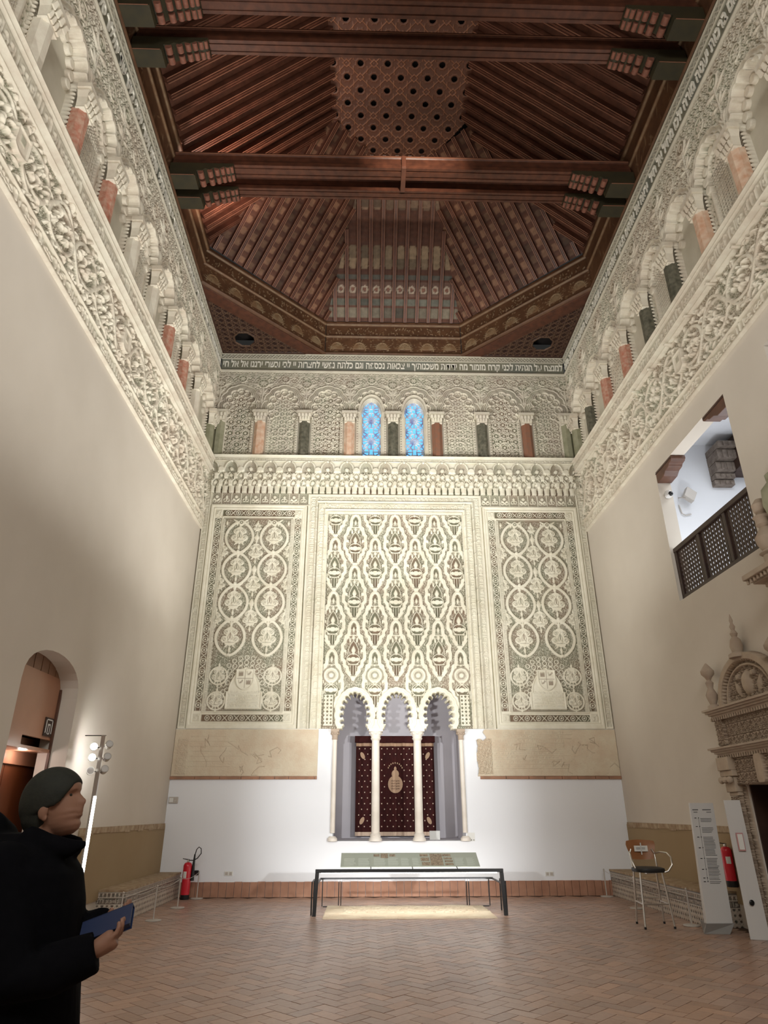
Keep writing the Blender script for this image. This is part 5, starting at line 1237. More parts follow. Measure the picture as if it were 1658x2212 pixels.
for i in range(nx): fs += [(ix(i, 0, 1), ix(i + 1, 0, 1), ix(i + 1, 0, 0), ix(i, 0, 0)), (ix(i, nz, 0), ix(i + 1, nz, 0), ix(i + 1, nz, 1), ix(i, nz, 1))]
for j in range(nz): fs += [(ix(0, j, 0), ix(0, j + 1, 0), ix(0, j + 1, 1), ix(0, j, 1)), (ix(nx, j, 1), ix(nx, j + 1, 1), ix(nx, j + 1, 0), ix(nx, j, 0))]
g.add(vs, fs); g.build('backrest', 'beech', rt, smooth=True)
g = G(); g.box(3.50, 3.71, 11.425, 11.429, .955, 1.035); g.V = [(x, y + .02 * 0, z) for x, y, z in g.V]; g.build('taped_note', 'paper', rt)
g = G(); g.box(3.597, 3.615, 11.421, 11.424, .91, 1.075); g.build('tape', 'totem', rt)
for k in range(2): g = G(); g.box(3.53, 3.67, 11.422, 11.4245, .985 + k * .018, .992 + k * .018); g.build('note_line', 'paper_txt', rt)
g = G(); g.tube([(3.79, 11.40, .93), (3.83, 11.28, .955), (3.87, 11.12, .95), (3.885, 11.02, .90), (3.87, 10.98, .80), (3.80, 10.99, .715), (3.74, 11.0, .70)], .012, 10); g.build('armrest', 'chrome', rt, smooth=True)
g = G(); g.tube([(3.41, 11.40, .93), (3.37, 11.30, .955), (3.335, 11.18, .93), (3.33, 11.10, .82), (3.36, 11.08, .72)], .012, 10); g.build('armrest', 'chrome', rt, smooth=True)

# totems
rt = root('information_totem', (4.18, 10.55, 0), 'tall white totem printed with a timeline on a grey plinth, right of the stool', 'totem')
g = G(); g.hexa([(3.985, 10.42, .125), (4.345, 10.42, .125), (4.345, 10.50, .125), (3.985, 10.50, .125), (4.055, 10.46, 1.63), (4.40, 10.46, 1.63), (4.40, 10.50, 1.63), (4.055, 10.50, 1.63)]); g.build('panel', 'totem', rt, bevel=.003)
g = G(); g.hexa([(3.94, 10.46, 0), (4.27, 10.40, 0), (4.42, 10.72, 0), (4.05, 10.72, 0), (3.97, 10.40, .13), (4.36, 10.40, .13), (4.44, 10.72, .13), (4.03, 10.72, .13)]); g.build('plinth', 'totem_base', rt, bevel=.004)
def onT(u, v): y = 10.42 + .04 * v - .003; return (3.985 + .07 * v + u * (.36 - .015 * v), y, .125 + 1.505 * v)
def tplate(g, u0, u1, v0, v1):
    a, b, c, d = onT(u0, v0), onT(u1, v0), onT(u1, v1), onT(u0, v1); g.hexa([a, b, (b[0], b[1] + .004, b[2]), (a[0], a[1] + .004, a[2]), d, c, (c[0], c[1] + .004, c[2]), (d[0], d[1] + .004, d[2])])
g = G(); rr = random.Random(4)
for v0, n in ((.86, 3), (.78, 4), (.70, 7), (.61, 6), (.52, 7), (.44, 6), (.36, 2), (.33, 2)):
    for k in range(n): tplate(g, .36, .84 - rr.random() * .1, v0 - k * .0125, v0 - k * .0125 + .005)
tplate(g, .08, .32, .935, .945); tplate(g, .12, .28, .915, .922); tplate(g, .5, .86, .935, .945); tplate(g, .66, .86, .915, .922)
g.build('printed_text', 'paper_txt', rt)['kind'] = 'stuff'
g = G(); 
for v in (.865, .79, .70, .61, .52, .43, .36, .33): tplate(g, .27, .30, v, v + .008); tplate(g, .12, .20, v, v + .006)
tplate(g, .281, .287, .33, .87); g.build('timeline', 'black', rt)
rt = root('sign_totem', (4.44, 10.0, 0), 'translucent white totem with a small framed notice in front of the stone portal', 'totem')
g = G(); g.hexa([(4.345, 10.02, .0), (4.56, 9.93, .0), (4.57, 9.96, .0), (4.355, 10.05, .0), (4.345, 10.02, 1.66), (4.54, 9.95, 1.66), (4.55, 9.98, 1.66), (4.355, 10.05, 1.66)]); g.build('panel', 'totem', rt, bevel=.002)
g = G(); g.hexa([(4.40, 9.985, 1.03), (4.48, 9.95, 1.03), (4.485, 9.96, 1.03), (4.405, 9.995, 1.03), (4.40, 9.985, 1.25), (4.48, 9.95, 1.25), (4.485, 9.96, 1.25), (4.405, 9.995, 1.25)]); g.V = [(x, y - .012, z) for x, y, z in g.V]; g.build('notice', 'pink', rt)
g = G(); g.hexa([(4.412, 9.962, 1.045), (4.47, 9.937, 1.045), (4.472, 9.945, 1.045), (4.414, 9.97, 1.045), (4.412, 9.962, 1.235), (4.47, 9.937, 1.235), (4.472, 9.945, 1.235), (4.414, 9.97, 1.235)]); g.build('notice_paper', 'paper', rt)
g = G(); g.sphere((4.43, 9.965, .42), .035, 12, 8, (1, .4, 1)); g.build('knob', 'black', rt)

# lamp tower
rt = root('lamp_tower', (-4.33, 9.85, 0), 'steel lamp tower with clustered bright spotlights against the left wall', 'lamp tower')
tx, ty = -4.33, 9.85
g = G(); g.lathe(tx, ty, [(.20, 0), (.20, .02), (.03, .035)], 28); g.build('base', 'black', rt, smooth=True)
g = G(); g.box(tx - .028, tx + .028, ty - .02, ty + .02, .03, 2.50); g.build('pole', 'chrome', rt)
g = G(); g.tube([(tx + .02, ty - .02, .82), (tx + .02, ty - .02, 1.72)], .019, 14); g.build('lit_tube', 'led', rt, smooth=True)
g = G(); g.tube([(tx - .26, ty, 2.50), (tx + .03, ty, 2.50)], .006, 8); g.build('top_arm', 'black', rt)
LAMP = []
for k, (dx, z, side_) in enumerate(((-.10, 2.34, -1), (-.10, 2.20, -1), (-.09, 2.03, -1), (.10, 2.36, 1), (.10, 2.20, 1), (.09, 2.04, 1))):
    x = tx + dx; d = Vector((.35, -.55, .25) if side_ > 0 else (.35, -.75, .1)).normalized()
    c = Vector((x, ty - .05, z)); g = G(); g.tube([c - d * .06, c - d * .02, c + d * .06], [.025, .045, .052], 16); h = g.build('spotlight_head', 'chrome', rt, smooth=True)
    g = G(); g.tube([c + d * .061, c + d * .064], .044, 16); g.build('lens', 'lampglow' if side_ < 0 and k < 2 else 'totem', h)
    g = G(); g.tube([(tx, ty, z), (x, ty - .03, z)], .008, 6); g.build('clamp', 'black', h)

# left doorway: boards, sign, lintel, inner door
g = G(); x = -5.0
rt = root('door_1', (x, 8.9, 0)); rt['kind'] = 'structure'
g.box(x - .04, x, 7.9, 10.2, 2.42, 3.24); g.build('transom_board', 'door_wood', rt)
g = G(); g.box(x - .03, x - .01, 7.9, 10.2, 3.24, 3.62); 
for y in np.arange(7.95, 10.2, .22): g.box(x - .012, x - .002, y, y + .2, 3.24, 3.62)
g.build('vault_board', 'door_vault', rt)
g = G(); g.box(x - .3, x + .02, 7.9, 10.2, 2.26, 2.30); g.box(x - .04, x, 7.9, 8.90, 2.30, 2.42); g.box(x - .04, x, 10.06, 10.3, 2.30, 2.42); g.build('shelf_board', 'door_wood', rt)
g = G(); g.box(x - .34, x - .30, 7.9, 10.3, 2.10, 2.45); g.build('inner_lintel', 'door_wood', rt)
g = G(); g.box(x - .38, x - .34, 7.9, 9.30, 0, 2.12); g.build('door_leaf', 'door_inner', rt, bevel=.004); g = G(); g.box(x - .38, x - .34, 9.31, 10.6, 0, 2.12); g.build('door_leaf', 'door_inner', rt, bevel=.004)
g = G(); g.box(x, x + .03, 9.70, 9.76, 0, 3.1); g.build('jamb_strip', 'beam_brown', rt)
rt = root('exit_sign', (x + .01, 9.56, 2.46), 'small dark pictogram sign fixed to the board above the left doorway', 'sign')
g = G(); g.box(x, x + .015, 9.44, 9.68, 2.46, 2.70); g.build('plate', 'lattice', rt)
g = G(); xx = x + .015
for (y0, y1, z0, z1) in ((9.465, 9.655, 2.665, 2.68), (9.465, 9.48, 2.50, 2.68), (9.64, 9.655, 2.50, 2.68), (9.525, 9.535, 2.49, 2.62), (9.585, 9.595, 2.49, 2.62), (9.535, 9.585, 2.60, 2.62), (9.55, 9.57, 2.485, 2.50)): g.box(xx, xx + .004, y0, y1, z0, z1)
g.build('pictogram', 'paper', rt)
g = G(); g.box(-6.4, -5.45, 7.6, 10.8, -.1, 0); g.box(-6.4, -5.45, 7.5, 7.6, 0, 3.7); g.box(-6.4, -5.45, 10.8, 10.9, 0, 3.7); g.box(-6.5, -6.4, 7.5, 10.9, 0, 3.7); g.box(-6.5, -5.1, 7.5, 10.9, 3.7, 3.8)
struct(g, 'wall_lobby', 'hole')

# gallery: lattice balustrade, brackets, camera, speaker, corbel
rt = root('lattice_balustrade', (HX + .1, 9.7, 4.85), 'dark wooden lattice balustrade of three panels in the gallery opening', 'balustrade')
bx0, bx1 = HX + .06, HX + .12; ys = [8.42, 9.22, 10.08, 10.94]
g = G(); g.box(bx0 - .02, bx1 + .02, 8.40, 10.98, 5.72, 5.80); g.build('top_rail', 'lattice', rt, bevel=.006)
g = G(); g.box(bx0 - .01, bx1 + .01, 8.40, 10.98, 4.845, 4.93); g.build('bottom_rail', 'lattice', rt, bevel=.006)
for y in ys: g = G(); g.box(bx0 - .01, bx1 + .01, y - .04, y + .04, 4.93, 5.72); g.build('post', 'lattice', rt, bevel=.005)
for a, b in zip(ys[:-1], ys[1:]):
    g = G(); a += .04; b -= .04; n = 9; m_ = 10
    for i in range(n + 1): y = a + (b - a) * i / n; g.box(bx0 + .020, bx0 + .028, y - .029, y + .029, 4.93, 5.72)
    for j in range(m_ + 1): z = 4.93 + .79 * j / m_; g.box(bx0 + .026, bx0 + .034, a, b, z - .021, z + .021)
    g.build('lattice_panel', 'lattice', rt)
def gbr(y0, y1, label):
    rt = root('timber_bracket', (HX + .14, (y0 + y1) / 2, 7.13), label, 'bracket')
    ym = y0 if abs(y0 - GY0) < .3 else y1; s = 1 if ym == y0 else -1; L = abs(y1 - y0)
    prof = [(0, 7.36), (L, 7.36), (L, 7.30), (L * .93, 7.265), (L * .80, 7.255), (L * .74, 7.215), (L * .55, 7.20), (L * .4, 7.14), (0, 7.13)]
    g = G(); g.prism([(ym + s * a, z) for a, z in prof], lambda u, v, t: (t, u, v), HX + .005, HX + .27); g.build('block', 'beam_brown', rt, bevel=.01)
    g = G(); g.prism([(ym + s * a, z) for a, z in ((0, 7.325), (L * .96, 7.325), (L * .96, 7.31), (0, 7.31))], lambda u, v, t: (t, u, v), HX - .004, HX + .275); g.build('moulding', 'lattice', rt)
gbr(10.32, 11.0, 'brown carved bracket at the far upper corner of the gallery opening'); gbr(8.4, 9.1, 'brown carved bracket at the near upper corner of the gallery opening')
rt = root('dome_camera', (4.89, 10.96, 6.80), 'white dome security camera with black eye on the far jamb of the gallery opening', 'camera')
g = G(); g.lathe(4.885, 10.93, [(.05, 6.81), (.068, 6.83), (.068, 6.90), (.05, 6.93)], 20); g.build('housing', 'totem', rt, smooth=True); g = G(); g.sphere((4.90, 10.875, 6.855), .045); g.build('eye', 'black', rt, smooth=True)
rt = root('floodlight', (6.08, 12.5, 7.5), 'grey box floodlight on an arm beside the dome camera in the gallery', 'floodlight')
g = G(); c = Vector((6.08, 12.42, 7.60)); 
g.hexa([(5.95, 12.36, 7.56), (6.13, 12.36, 7.42), (6.13, 12.50, 7.42), (5.95, 12.50, 7.56), (6.05, 12.36, 7.76), (6.23, 12.36, 7.62), (6.23, 12.50, 7.62), (6.05, 12.50, 7.76)]); g.build('housing', 'steel_white', rt, bevel=.006)
g = G(); g.tube([(5.93, 12.6, 7.60), (5.93, 12.48, 7.55), (6.0, 12.43, 7.52)], .012, 8); g.build('arm', 'steel_white', rt)
g = G(); g.tube([(5.90, 12.57, 7.42), (5.93, 12.57, 7.22), (6.0, 12.57, 7.18), (6.12, 12.57, 7.21)], .012, 8); tag(g.build('cable_conduit', 'steel_white'), 'bent grey cable conduit below the floodlight in the gallery', 'conduit')
rt = root('stone_corbel', (6.95, 12.4, 7.85), 'weathered carved corbel carrying a dark beam inside the gallery', 'corbel')
for k, (z0, z1, d_) in enumerate(((7.85, 7.98, .16), (7.98, 8.10, .24), (8.10, 8.32, .34), (8.32, 8.55, .48), (8.55, 8.70, .58))):
    g = G(); g.box(6.72, 7.14, 12.6 - d_, 12.6, z0, z1 - .01); 
    for j in range(4): g.box(6.70 + j * .115, 6.77 + j * .115, 12.58 - d_, 12.6 - d_, z0 + .01, z1 - .03)
    g.build('tier', 'corbel_grey', rt, bevel=.012)
g = G(); g.box(7.10, 8.5, 12.0, 12.6, 8.10, 8.45); g.box(7.10, 8.5, 11.9, 12.6, 8.45, 8.85); tag(g.build('gallery_beam', 'lattice', bevel=.01), 'dark timber beam under the gallery ceiling beyond the carved corbel', 'beam')
rt = root('gallery_lamp', (7.0, 11.6, 7.9), 'small white lamp at the near edge of the gallery opening', 'lamp')
g = G(); g.lathe(6.35, 10.2, [(.03, 7.10), (.08, 7.12), (.10, 7.2), (.06, 7.26)], 16); g.build('shade', 'totem', rt, smooth=True); g = G(); g.tube([(6.35, 10.2, 7.26), (6.35, 10.2, 7.45)], .02, 8); g.build('stem', 'totem', rt)

# plateresque portal on the right wall
g = G(); g.box(HX + .02, HX + .42, 10.02, 10.06, 0, PZ); g.box(HX + .3, HX + .34, 8.3, 10.04, 0, PZ); tag(g.build('dark_portal_boards', 'lattice'), 'near-black boards added to darken the inside of the stone portal', 'door')  # dark boards added so the portal interior turns black
rt = root('stone_portal', (HX, 9.4, 0), 'carved stone doorway with lunette, finial and pilasters on the right wall', 'portal')
PC = 9.38; mkp = lambda s, z, o: (HX - o, PC + s, z)
def pbox(g, s0, s1, z0, z1, o): g.box(HX - o, HX + .03, PC + s0, PC + s1, z0, z1)
def cornice(z0, z1, hw, o, nm='cornice'):
    g = G(); n = 4
    for k in range(n): f = k / (n - 1); pbox(g, -hw * (.93 + .07 * f), hw * (.93 + .07 * f), z0 + (z1 - z0) * k / n, z0 + (z1 - z0) * (k + 1) / n, o * (.6 + .4 * f))
    s = -hw * .93
    while s < hw * .93: pbox(g, s, s + .035, z0 - .045, z0, o * .62); s += .065
    g.build(nm, 'stone_plain', rt)
def prel(a, b, z0, z1, o, nm, kind='a', sd=0):
    r = Rel(PC + a, PC + b, z0, z1, .0085, .0, 0); q = r.sl(PC + a + .015, PC + b - .015, z0 + .015, z1 - .015, 0); r.rect(PC + a, PC + b, z0, z1, .012)
    r.arab(q, .17, .016, .0, g=.9, seed=sd, thr=.2); 
    if kind == 's':
        d = np.maximum(np.abs(r.X - PC) - .10, np.hypot(r.X - PC, (r.Z - (z0 + z1) / 2) / 1.5) - .14); r.put((slice(None), slice(None)), d, .06, 0, force=True)
    r.mesh(nm, lambda X, Z, H: np.stack([HX - o - H, X, Z], -1), 'stone', rt, back=-o, flip=False)
for s in (-1, 1):
    a, b = (.74, 1.0) if s > 0 else (-1.0, -.74); 
    prel(a, b, 0, 1.72, .10, 'pilaster', sd=s); a2, b2 = (.70, .80) if s > 0 else (-.80, -.70); prel(a2, b2, 0, 1.84, .05, 'door_moulding', sd=2)
    g = G(); c = (a + b) / 2
    for k, (w, z0, z1) in enumerate(((.13, 1.72, 1.77), (.14, 1.77, 1.98), (.18, 1.98, 2.06), (.17, 2.06, 2.24))): pbox(g, c - w, c + w, z0, z1, .12 + .03 * k)
    for k in range(3): g.sphere((HX - .2, PC + c - .12 + .12 * k, 1.93), .05, 8, 6)
    g.build('pilaster_capital', 'stone', rt, bevel=.01)
    a3, b3 = (.78, 1.02) if s > 0 else (-1.02, -.78); prel(a3, b3, 2.40, 2.78, .12, 'attic_pier', sd=4)
    g = G(); y = PC + s * .90; g.lathe(HX - .14, y, [(.09, 2.92), (.09, 2.97), (.045, 3.0), (.075, 3.08), (.085, 3.14), (.04, 3.24), (.06, 3.32), (.03, 3.36), (.05, 3.40), (.095, 3.45), (.10, 3.50), (.05, 3.57), (.01, 3.62)], 14); g.build('pinnacle', 'stone_plain', rt, smooth=True)
prel(-.74, .74, 1.86, 2.24, .10, 'frieze_panel', 's', 6); cornice(2.27, 2.38, 1.16, .24)
prel(-.78, .78, 2.39, 2.78, .08, 'attic_panel', 'a', 9); cornice(2.81, 2.93, 1.12, .24)
# lunette
r = Rel(PC - .82, PC + .82, 2.93, 3.62, .0085, .05, 0); d = np.hypot(r.X - PC, (r.Z - 2.93) * 1.22) - .80; q = (slice(None), slice(None))
r.arab(q, .15, .03, .02, g=.8, seed=3); r.put(q, np.abs(d + .06) - .06, .12, 0, force=True); r.put(q, np.abs(d + .20) - .02, .08, 0, force=True)
for k in range(34):
    t = PI * (k + .5) / 34; r.disc(PC + .68 * math.cos(t), 2.93 + .68 * math.sin(t) / 1.22, .022, .10)
dd = np.hypot(r.X - PC, (r.Z - 3.17) / 1.5) - .12; r.put(q, dd, .12, 0, rnd=.1)
for s in (-1, 1): r.leaf(PC + s * .28, 3.12, .14, .06, PI / 2 - s * .4, .08); r.disc(PC + s * .2, 3.28, .04, .09)
r.hole = d > 0; r.H[d > 0] = 0; r.mesh('lunette', lambda X, Z, H: np.stack([HX - H, X, Z], -1), 'stone', rt, back=0)
g = G(); g.lathe(HX - .10, PC, [(.13, 3.52), (.13, 3.57), (.07, 3.60), (.09, 3.68), (.07, 3.78), (.035, 3.82), (.055, 3.87), (.025, 3.92), (.04, 3.97), (.018, 4.02), (.026, 4.06), (.004, 4.16)], 14); g.build('finial', 'stone_plain', rt, smooth=True)
# candelabrum bracket at the picture's right edge
rt = root('candelabrum_bracket', (4.5, 7.8, 3.1), 'carved stone baluster rising from a bracket shelf at the right picture edge', 'bracket')
cx_, cy_ = 4.50, 7.82
g = G(); g.lathe(cx_, cy_, [(.02, 3.15), (.07, 3.25), (.05, 3.35), (.10, 3.45), (.12, 3.55), (.07, 3.65), (.13, 3.75), (.15, 3.9), (.10, 3.98), (.12, 4.05)], 20); g.build('pendant', 'stone', rt, smooth=True)
g = G(); 
for k, (w, z) in enumerate(((.15, 4.05), (.20, 4.13), (.27, 4.19), (.33, 4.25))): g.box(HX - w * 1.6, HX, cy_ - w, cy_ + w, z, z + .07)
for k in range(8): g.box(HX - .50, HX - .47, cy_ - .30 + k * .08, cy_ - .26 + k * .08, 4.19, 4.25)
g.build('shelf', 'stone_plain', rt, bevel=.008)
g = G(); g.lathe(cx_, cy_, [(.16, 4.32), (.16, 4.36), (.11, 4.38), (.11, 4.50), (.15, 4.53), (.10, 4.57), (.14, 4.65), (.16, 4.74), (.10, 4.84), (.07, 4.88), (.11, 4.92), (.10, 5.0), (.13, 5.03), (.07, 5.07), (.10, 5.13), (.11, 5.2), (.05, 5.28)], 20); g.build('baluster', 'stone_plain', rt, smooth=True)
g = G(); g.lathe(4.56, 7.52, [(.10, 4.4), (.16, 4.6), (.14, 4.9), (.19, 5.1), (.17, 5.3), (.08, 5.4), (.09, 5.5), (.03, 5.55)], 16); g.build('figure', 'green_stone', rt, smooth=True)
# ------------------------------------------------------------------ visitor
def remesh_build(name, g, m, parent, vox, smooth=True, it=4, seldup=None):
    me = bpy.data.meshes.new('t'); me.from_pydata([tuple(v) for v in g.V], [], g.F); me.update()
    bm = bmesh.new(); bm.from_mesh(me); bmesh.ops.recalc_face_normals(bm, faces=bm.faces); bm.to_mesh(me); bm.free()
    o = bpy.data.objects.new('t', me); C.objects.link(o)
    md = o.modifiers.new('r', 'REMESH'); md.mode = 'VOXEL'; md.voxel_size = vox
    sm = o.modifiers.new('s', 'SMOOTH'); sm.iterations = it; sm.factor = .5
    dg = bpy.context.evaluated_depsgraph_get(); dg.update(); m2 = bpy.data.meshes.new_from_object(o.evaluated_get(dg)); bpy.data.objects.remove(o)
    n = len(m2.vertices); co = np.empty(n * 3, np.float32); m2.vertices.foreach_get('co', co); F = [tuple(p.vertices) for p in m2.polygons]; bpy.data.meshes.remove(m2)
    return np_mesh(name, co.reshape(-1, 3), F, M[m], parent, smooth=smooth)
px, py = -1.90, 2.82
rt = root('person', (px, py, 0), 'visitor in a dark coat looking up to the right, holding a navy book', 'person')
# head in its own frame: forward +x, tilted back
HC = Vector((-1.832, py, 1.44)); tilt = math.radians(-12)
def hp(x, y, z):
    ca, sa = math.cos(tilt), math.sin(tilt); return (HC.x + x * ca + z * sa, HC.y + y, HC.z - x * sa + z * ca)
prof = [(-.005, .058, -.01, .022), (.008, .080, -.03, .034), (.025, .088, -.045, .046), (.042, .083, -.060, .054), (.055, .091, -.068, .058), (.063, .086, -.074, .060), (.071, .093, -.08, .062), (.084, .088, -.088, .065), (.10, .088, -.095, .067),
        (.118, .086, -.100, .069), (.132, .082, -.104, .071), (.148, .092, -.106, .073), (.165, .092, -.106, .074), (.183, .086, -.102, .073), (.200, .074, -.092, .066), (.214, .052, -.072, .052), (.225, .022, -.04, .03), (.229, -.005, -.012, .008)]
def headmesh(g, grow=0, zmin=-1, keep=None):
    n = 40; vs = []
    for z, xf, xb, w in prof:
        cx = (xf + xb) / 2; rx = (xf - xb) / 2 + grow
        for k in range(n):
            a = 2 * PI * k / n; ca, sa = math.cos(a), math.sin(a); e = (abs(ca) ** 2.3 + abs(sa) ** 2.3) ** (-1 / 2.3)
            x = cx + rx * e * ca; y = (w + grow) * e * sa
            if grow == 0 and ca > .3:
                nz = max(0, 1 - abs(z - .098) / .035) if z < .098 else max(0, 1 - (z - .098) / .05)
                x += .029 * nz * math.exp(-(y / .012) ** 2)
                for sy in (-1, 1): x -= .010 * math.exp(-((y - sy * .031) / .014) ** 2 - ((z - .130) / .011) ** 2)
            vs.append(hp(x, y, z))
    m_ = len(prof); fs = [(i * n + k, i * n + (k + 1) % n, (i + 1) * n + (k + 1) % n, (i + 1) * n + k) for i in range(m_ - 1) for k in range(n)] + [tuple(range(n - 1, -1, -1)), tuple((m_ - 1) * n + k for k in range(n))]
    g.add(vs, fs)
g = G(); headmesh(g)
for sy in (-1, 1):
    c = hp(-.016, sy * .076, .094)
    g.sphere(c, .030, 14, 10, (.66, .40, 1.15)); c2 = hp(-.012, sy * .076, .066); g.sphere(c2, .014, 10, 8, (.8, .5, 1))
g.tube([hp(-.03, 0, .06), (px + .01, py, 1.40), (px - .03, py, 1.32)], [.055, .056, .068], 20)
# one body surface from the neck down: torso, legs, arms and hands
g.tube([(px - .03, py, 1.36), (px - .04, py, 1.25), (px - .04, py, 1.05), (px - .03, py, .92)], [.07, .13, .12, .13], 20)
def arm(s, sh, el, wr):
    g.tube([sh, el], [.050, .040], 14); g.tube([el, wr], [.040, .026], 14)
sh_r, el_r, wr_r = (px - .03, py - .16, 1.33), (px + .10, py - .22, 1.035), (px + .315, py - .17, 1.09)
sh_l, el_l, wr_l = (px - .03, py + .17, 1.33), (px + .05, py + .24, 1.07), (px + .24, py + .12, 1.13)
arm(-1, sh_r, el_r, wr_r); arm(1, sh_l, el_l, wr_l)
def hand(w, d, up, sgn, sc=1.0):
    w, d, up = Vector(w), Vector(d).normalized(), Vector(up).normalized(); s = d.cross(up).normalized() * sgn
    p = w + d * .045; g.tube([w, w + d * .03, w + d * .075, w + d * .09], [.022, .030, .033, .026], 14)
    for i, L in enumerate((.062, .072, .068, .054)):
        b = w + d * .075 + s * (.026 - .0175 * i); k1 = b + d * L * .45 + up * .006; k2 = k1 + (d * .7 + up * .7).normalized() * L * .35; k3 = k2 + (d * .1 + up).normalized() * L * .3
        g.tube([b, k1, k2, k3], [.0092, .009, .0083, .0070], 8)
    b = w + d * .028 + s * .024; g.tube([b, b + (s * .8 + d * .5 + up * .3) * .035, b + (s * .5 + d * 1.0 + up * .8) * .055], [.012, .0105, .0085], 8)
hand(wr_r, (.75, .15, .45), (-.4, .1, .85), -1); hand(wr_l, (.8, -.1, .35), (-.3, -.1, .9), 1)
for s in (-1, 1):
    g.tube([(px - .03, py + s * .085, .95), (px - .02, py + s * .095, .50), (px - .04, py + s * .10, .10)], [.088, .058, .042], 16)
    g.tube([(px - .07, py + s * .10, .05), (px + .02, py + s * .105, .045), (px + .12, py + s * .11, .035)], [.038, .042, .03], 12)
for sy in (-1, 1): g.tube([hp(.070, sy * .012, .150), hp(.078, sy * .034, .152), hp(.060, sy * .056, .146)], [.007, .007, .005], 8)
g.tube([hp(.086, -.022, .0655), hp(.0945, 0, .068), hp(.086, .022, .0655)], [.004, .0062, .004], 8); g.tube([hp(.084, -.020, .054), hp(.092, 0, .0545), hp(.084, .020, .054)], [.004, .0065, .004], 8)
body = remesh_build('body', g, 'skin', rt, .0045, it=2)
for sy in (-1, 1):
    g = G(); g.sphere(hp(.0625, sy * .031, .130), .0105, 14, 10, (1, 1, .7)); g.build('eye', 'hair', rt, smooth=True)
# hair: cap of short hair down to the nape, leaving the face free
g = G(); headmesh(g, .0)
vs = []; n = 36; rings = []
for i in range(15):
    t = i / 14; phi = t * PI * .62
    for k in range(n):
        a = 2 * PI * k / n; ca, sa = math.cos(a), math.sin(a)
        ext = phi * (1.0 - (.06 if ca > 0 else 0) - .36 * max(0, (ca - .5) / .5) ** .8)          # shorter over the face
        rr_ = math.sin(ext); x = -.012 + .118 * rr_ * ca - .012 * max(0, ext - 1.3); y = .090 * rr_ * sa; z = .132 + .118 * math.cos(ext)
        vs.append(hp(x, y, z))
g = G(); top = len(vs); vi = [hp(*[0, 0, 0])]
g.add(vs, [(i * n + k, i * n + (k + 1) % n, (i + 1) * n + (k + 1) % n, (i + 1) * n + k) for i in range(14) for k in range(n)] + [tuple((14) * n + k for k in range(n - 1, -1, -1))])
g.sphere(hp(-.055, 0, .09), .078, 20, 14, (.9, .95, 1.1)); 
for sy in (-1, 1): g.sphere(hp(.012, sy * .066, .128), .02, 10, 8, (.8, .45, 1.5))
remesh_build('hair', g, 'hair', rt, .006, it=4)
# coat
g = G()
sec = [(.42, -.03, .28, .25), (.60, -.02, .275, .24), (.80, -.015, .265, .235), (.98, -.02, .245, .225), (1.10, -.03, .235, .225), (1.22, -.04, .235, .23), (1.32, -.055, .22, .235), (1.38, -.065, .18, .21), (1.41, -.07, .14, .15), (1.435, -.07, .10, .10), (1.45, -.07, .08, .08)]
n = 40; vs = []
for z, cx, rx, ry in sec:
    for k in range(n):
        a = 2 * PI * k / n; ca, sa = math.cos(a), math.sin(a); e = (abs(ca) ** 2.4 + abs(sa) ** 2.4) ** (-1 / 2.4)
        fold = .006 * math.sin(a * 7 + z * 9) if z < 1.2 else 0
        vs.append((px + cx + (rx + fold) * e * ca + .02 * (1.2 - z if z < 1.2 else 0) * 0, py + (ry + fold) * e * sa, z))
g.add(vs, [(i * n + k, i * n + (k + 1) % n, (i + 1) * n + (k + 1) % n, (i + 1) * n + k) for i in range(len(sec) - 1) for k in range(n)] + [tuple(range(n - 1, -1, -1)), tuple((len(sec) - 1) * n + k for k in range(n))])
for sh, el, wr in ((sh_r, el_r, wr_r), (sh_l, el_l, wr_l)):
    sh, el, wr = Vector(sh), Vector(el), Vector(wr)
    g.tube([sh + Vector((0, 0, .01)), sh.lerp(el, .5), el + Vector((-.0, 0, -.01)), el.lerp(wr, .5) - Vector((0, 0, .012)), el.lerp(wr, 1.10)], [.095, .090, .085, .078, .062], 20)
g.sphere(sh_r, .100, 16, 12); g.sphere(sh_l, .100, 16, 12)
g.tube([(px - .02, py - .05, 1.425), (px + .07, py - .07, 1.405), (px + .15, py - .06, 1.40), (px + .205, py - .05, 1.415)], [.055, .045, .032, .010], 18)   # stand-up collar tip
g.tube([(px - .02, py + .05, 1.425), (px + .07, py + .07, 1.405), (px + .14, py + .06, 1.40)], [.055, .045, .032], 18)
g.tube([(px - .18, py - .10, 1.42), (px - .20, py, 1.45), (px - .17, py + .10, 1.42)], [.06, .085, .06], 18)      # hood folded at the back
remesh_build('coat', g, 'coat', rt, .009, it=4)
g = G()
for s in (-1, 1): g.tube([(px - .03, py + s * .09, .9), (px - .025, py + s * .098, .5), (px - .045, py + s * .10, .09)], [.108, .085, .068], 16)
g.tube([(px - .035, py, .98), (px - .035, py, .84)], [.15, .14], 20)
remesh_build('trousers', g, 'coat', rt, .010)
for s in (-1, 1):
    g = G(); g.tube([(px - .10, py + s * .10, .045), (px - .03, py + s * .102, .055), (px + .06, py + s * .108, .045), (px + .15, py + s * .112, .033)], [.043, .052, .047, .03], 14); g.box(px - .13, px + .15, py + s * .105 - .045, py + s * .105 + .045, 0, .025)
    remesh_build('shoe', g, 'shoe', rt, .006)
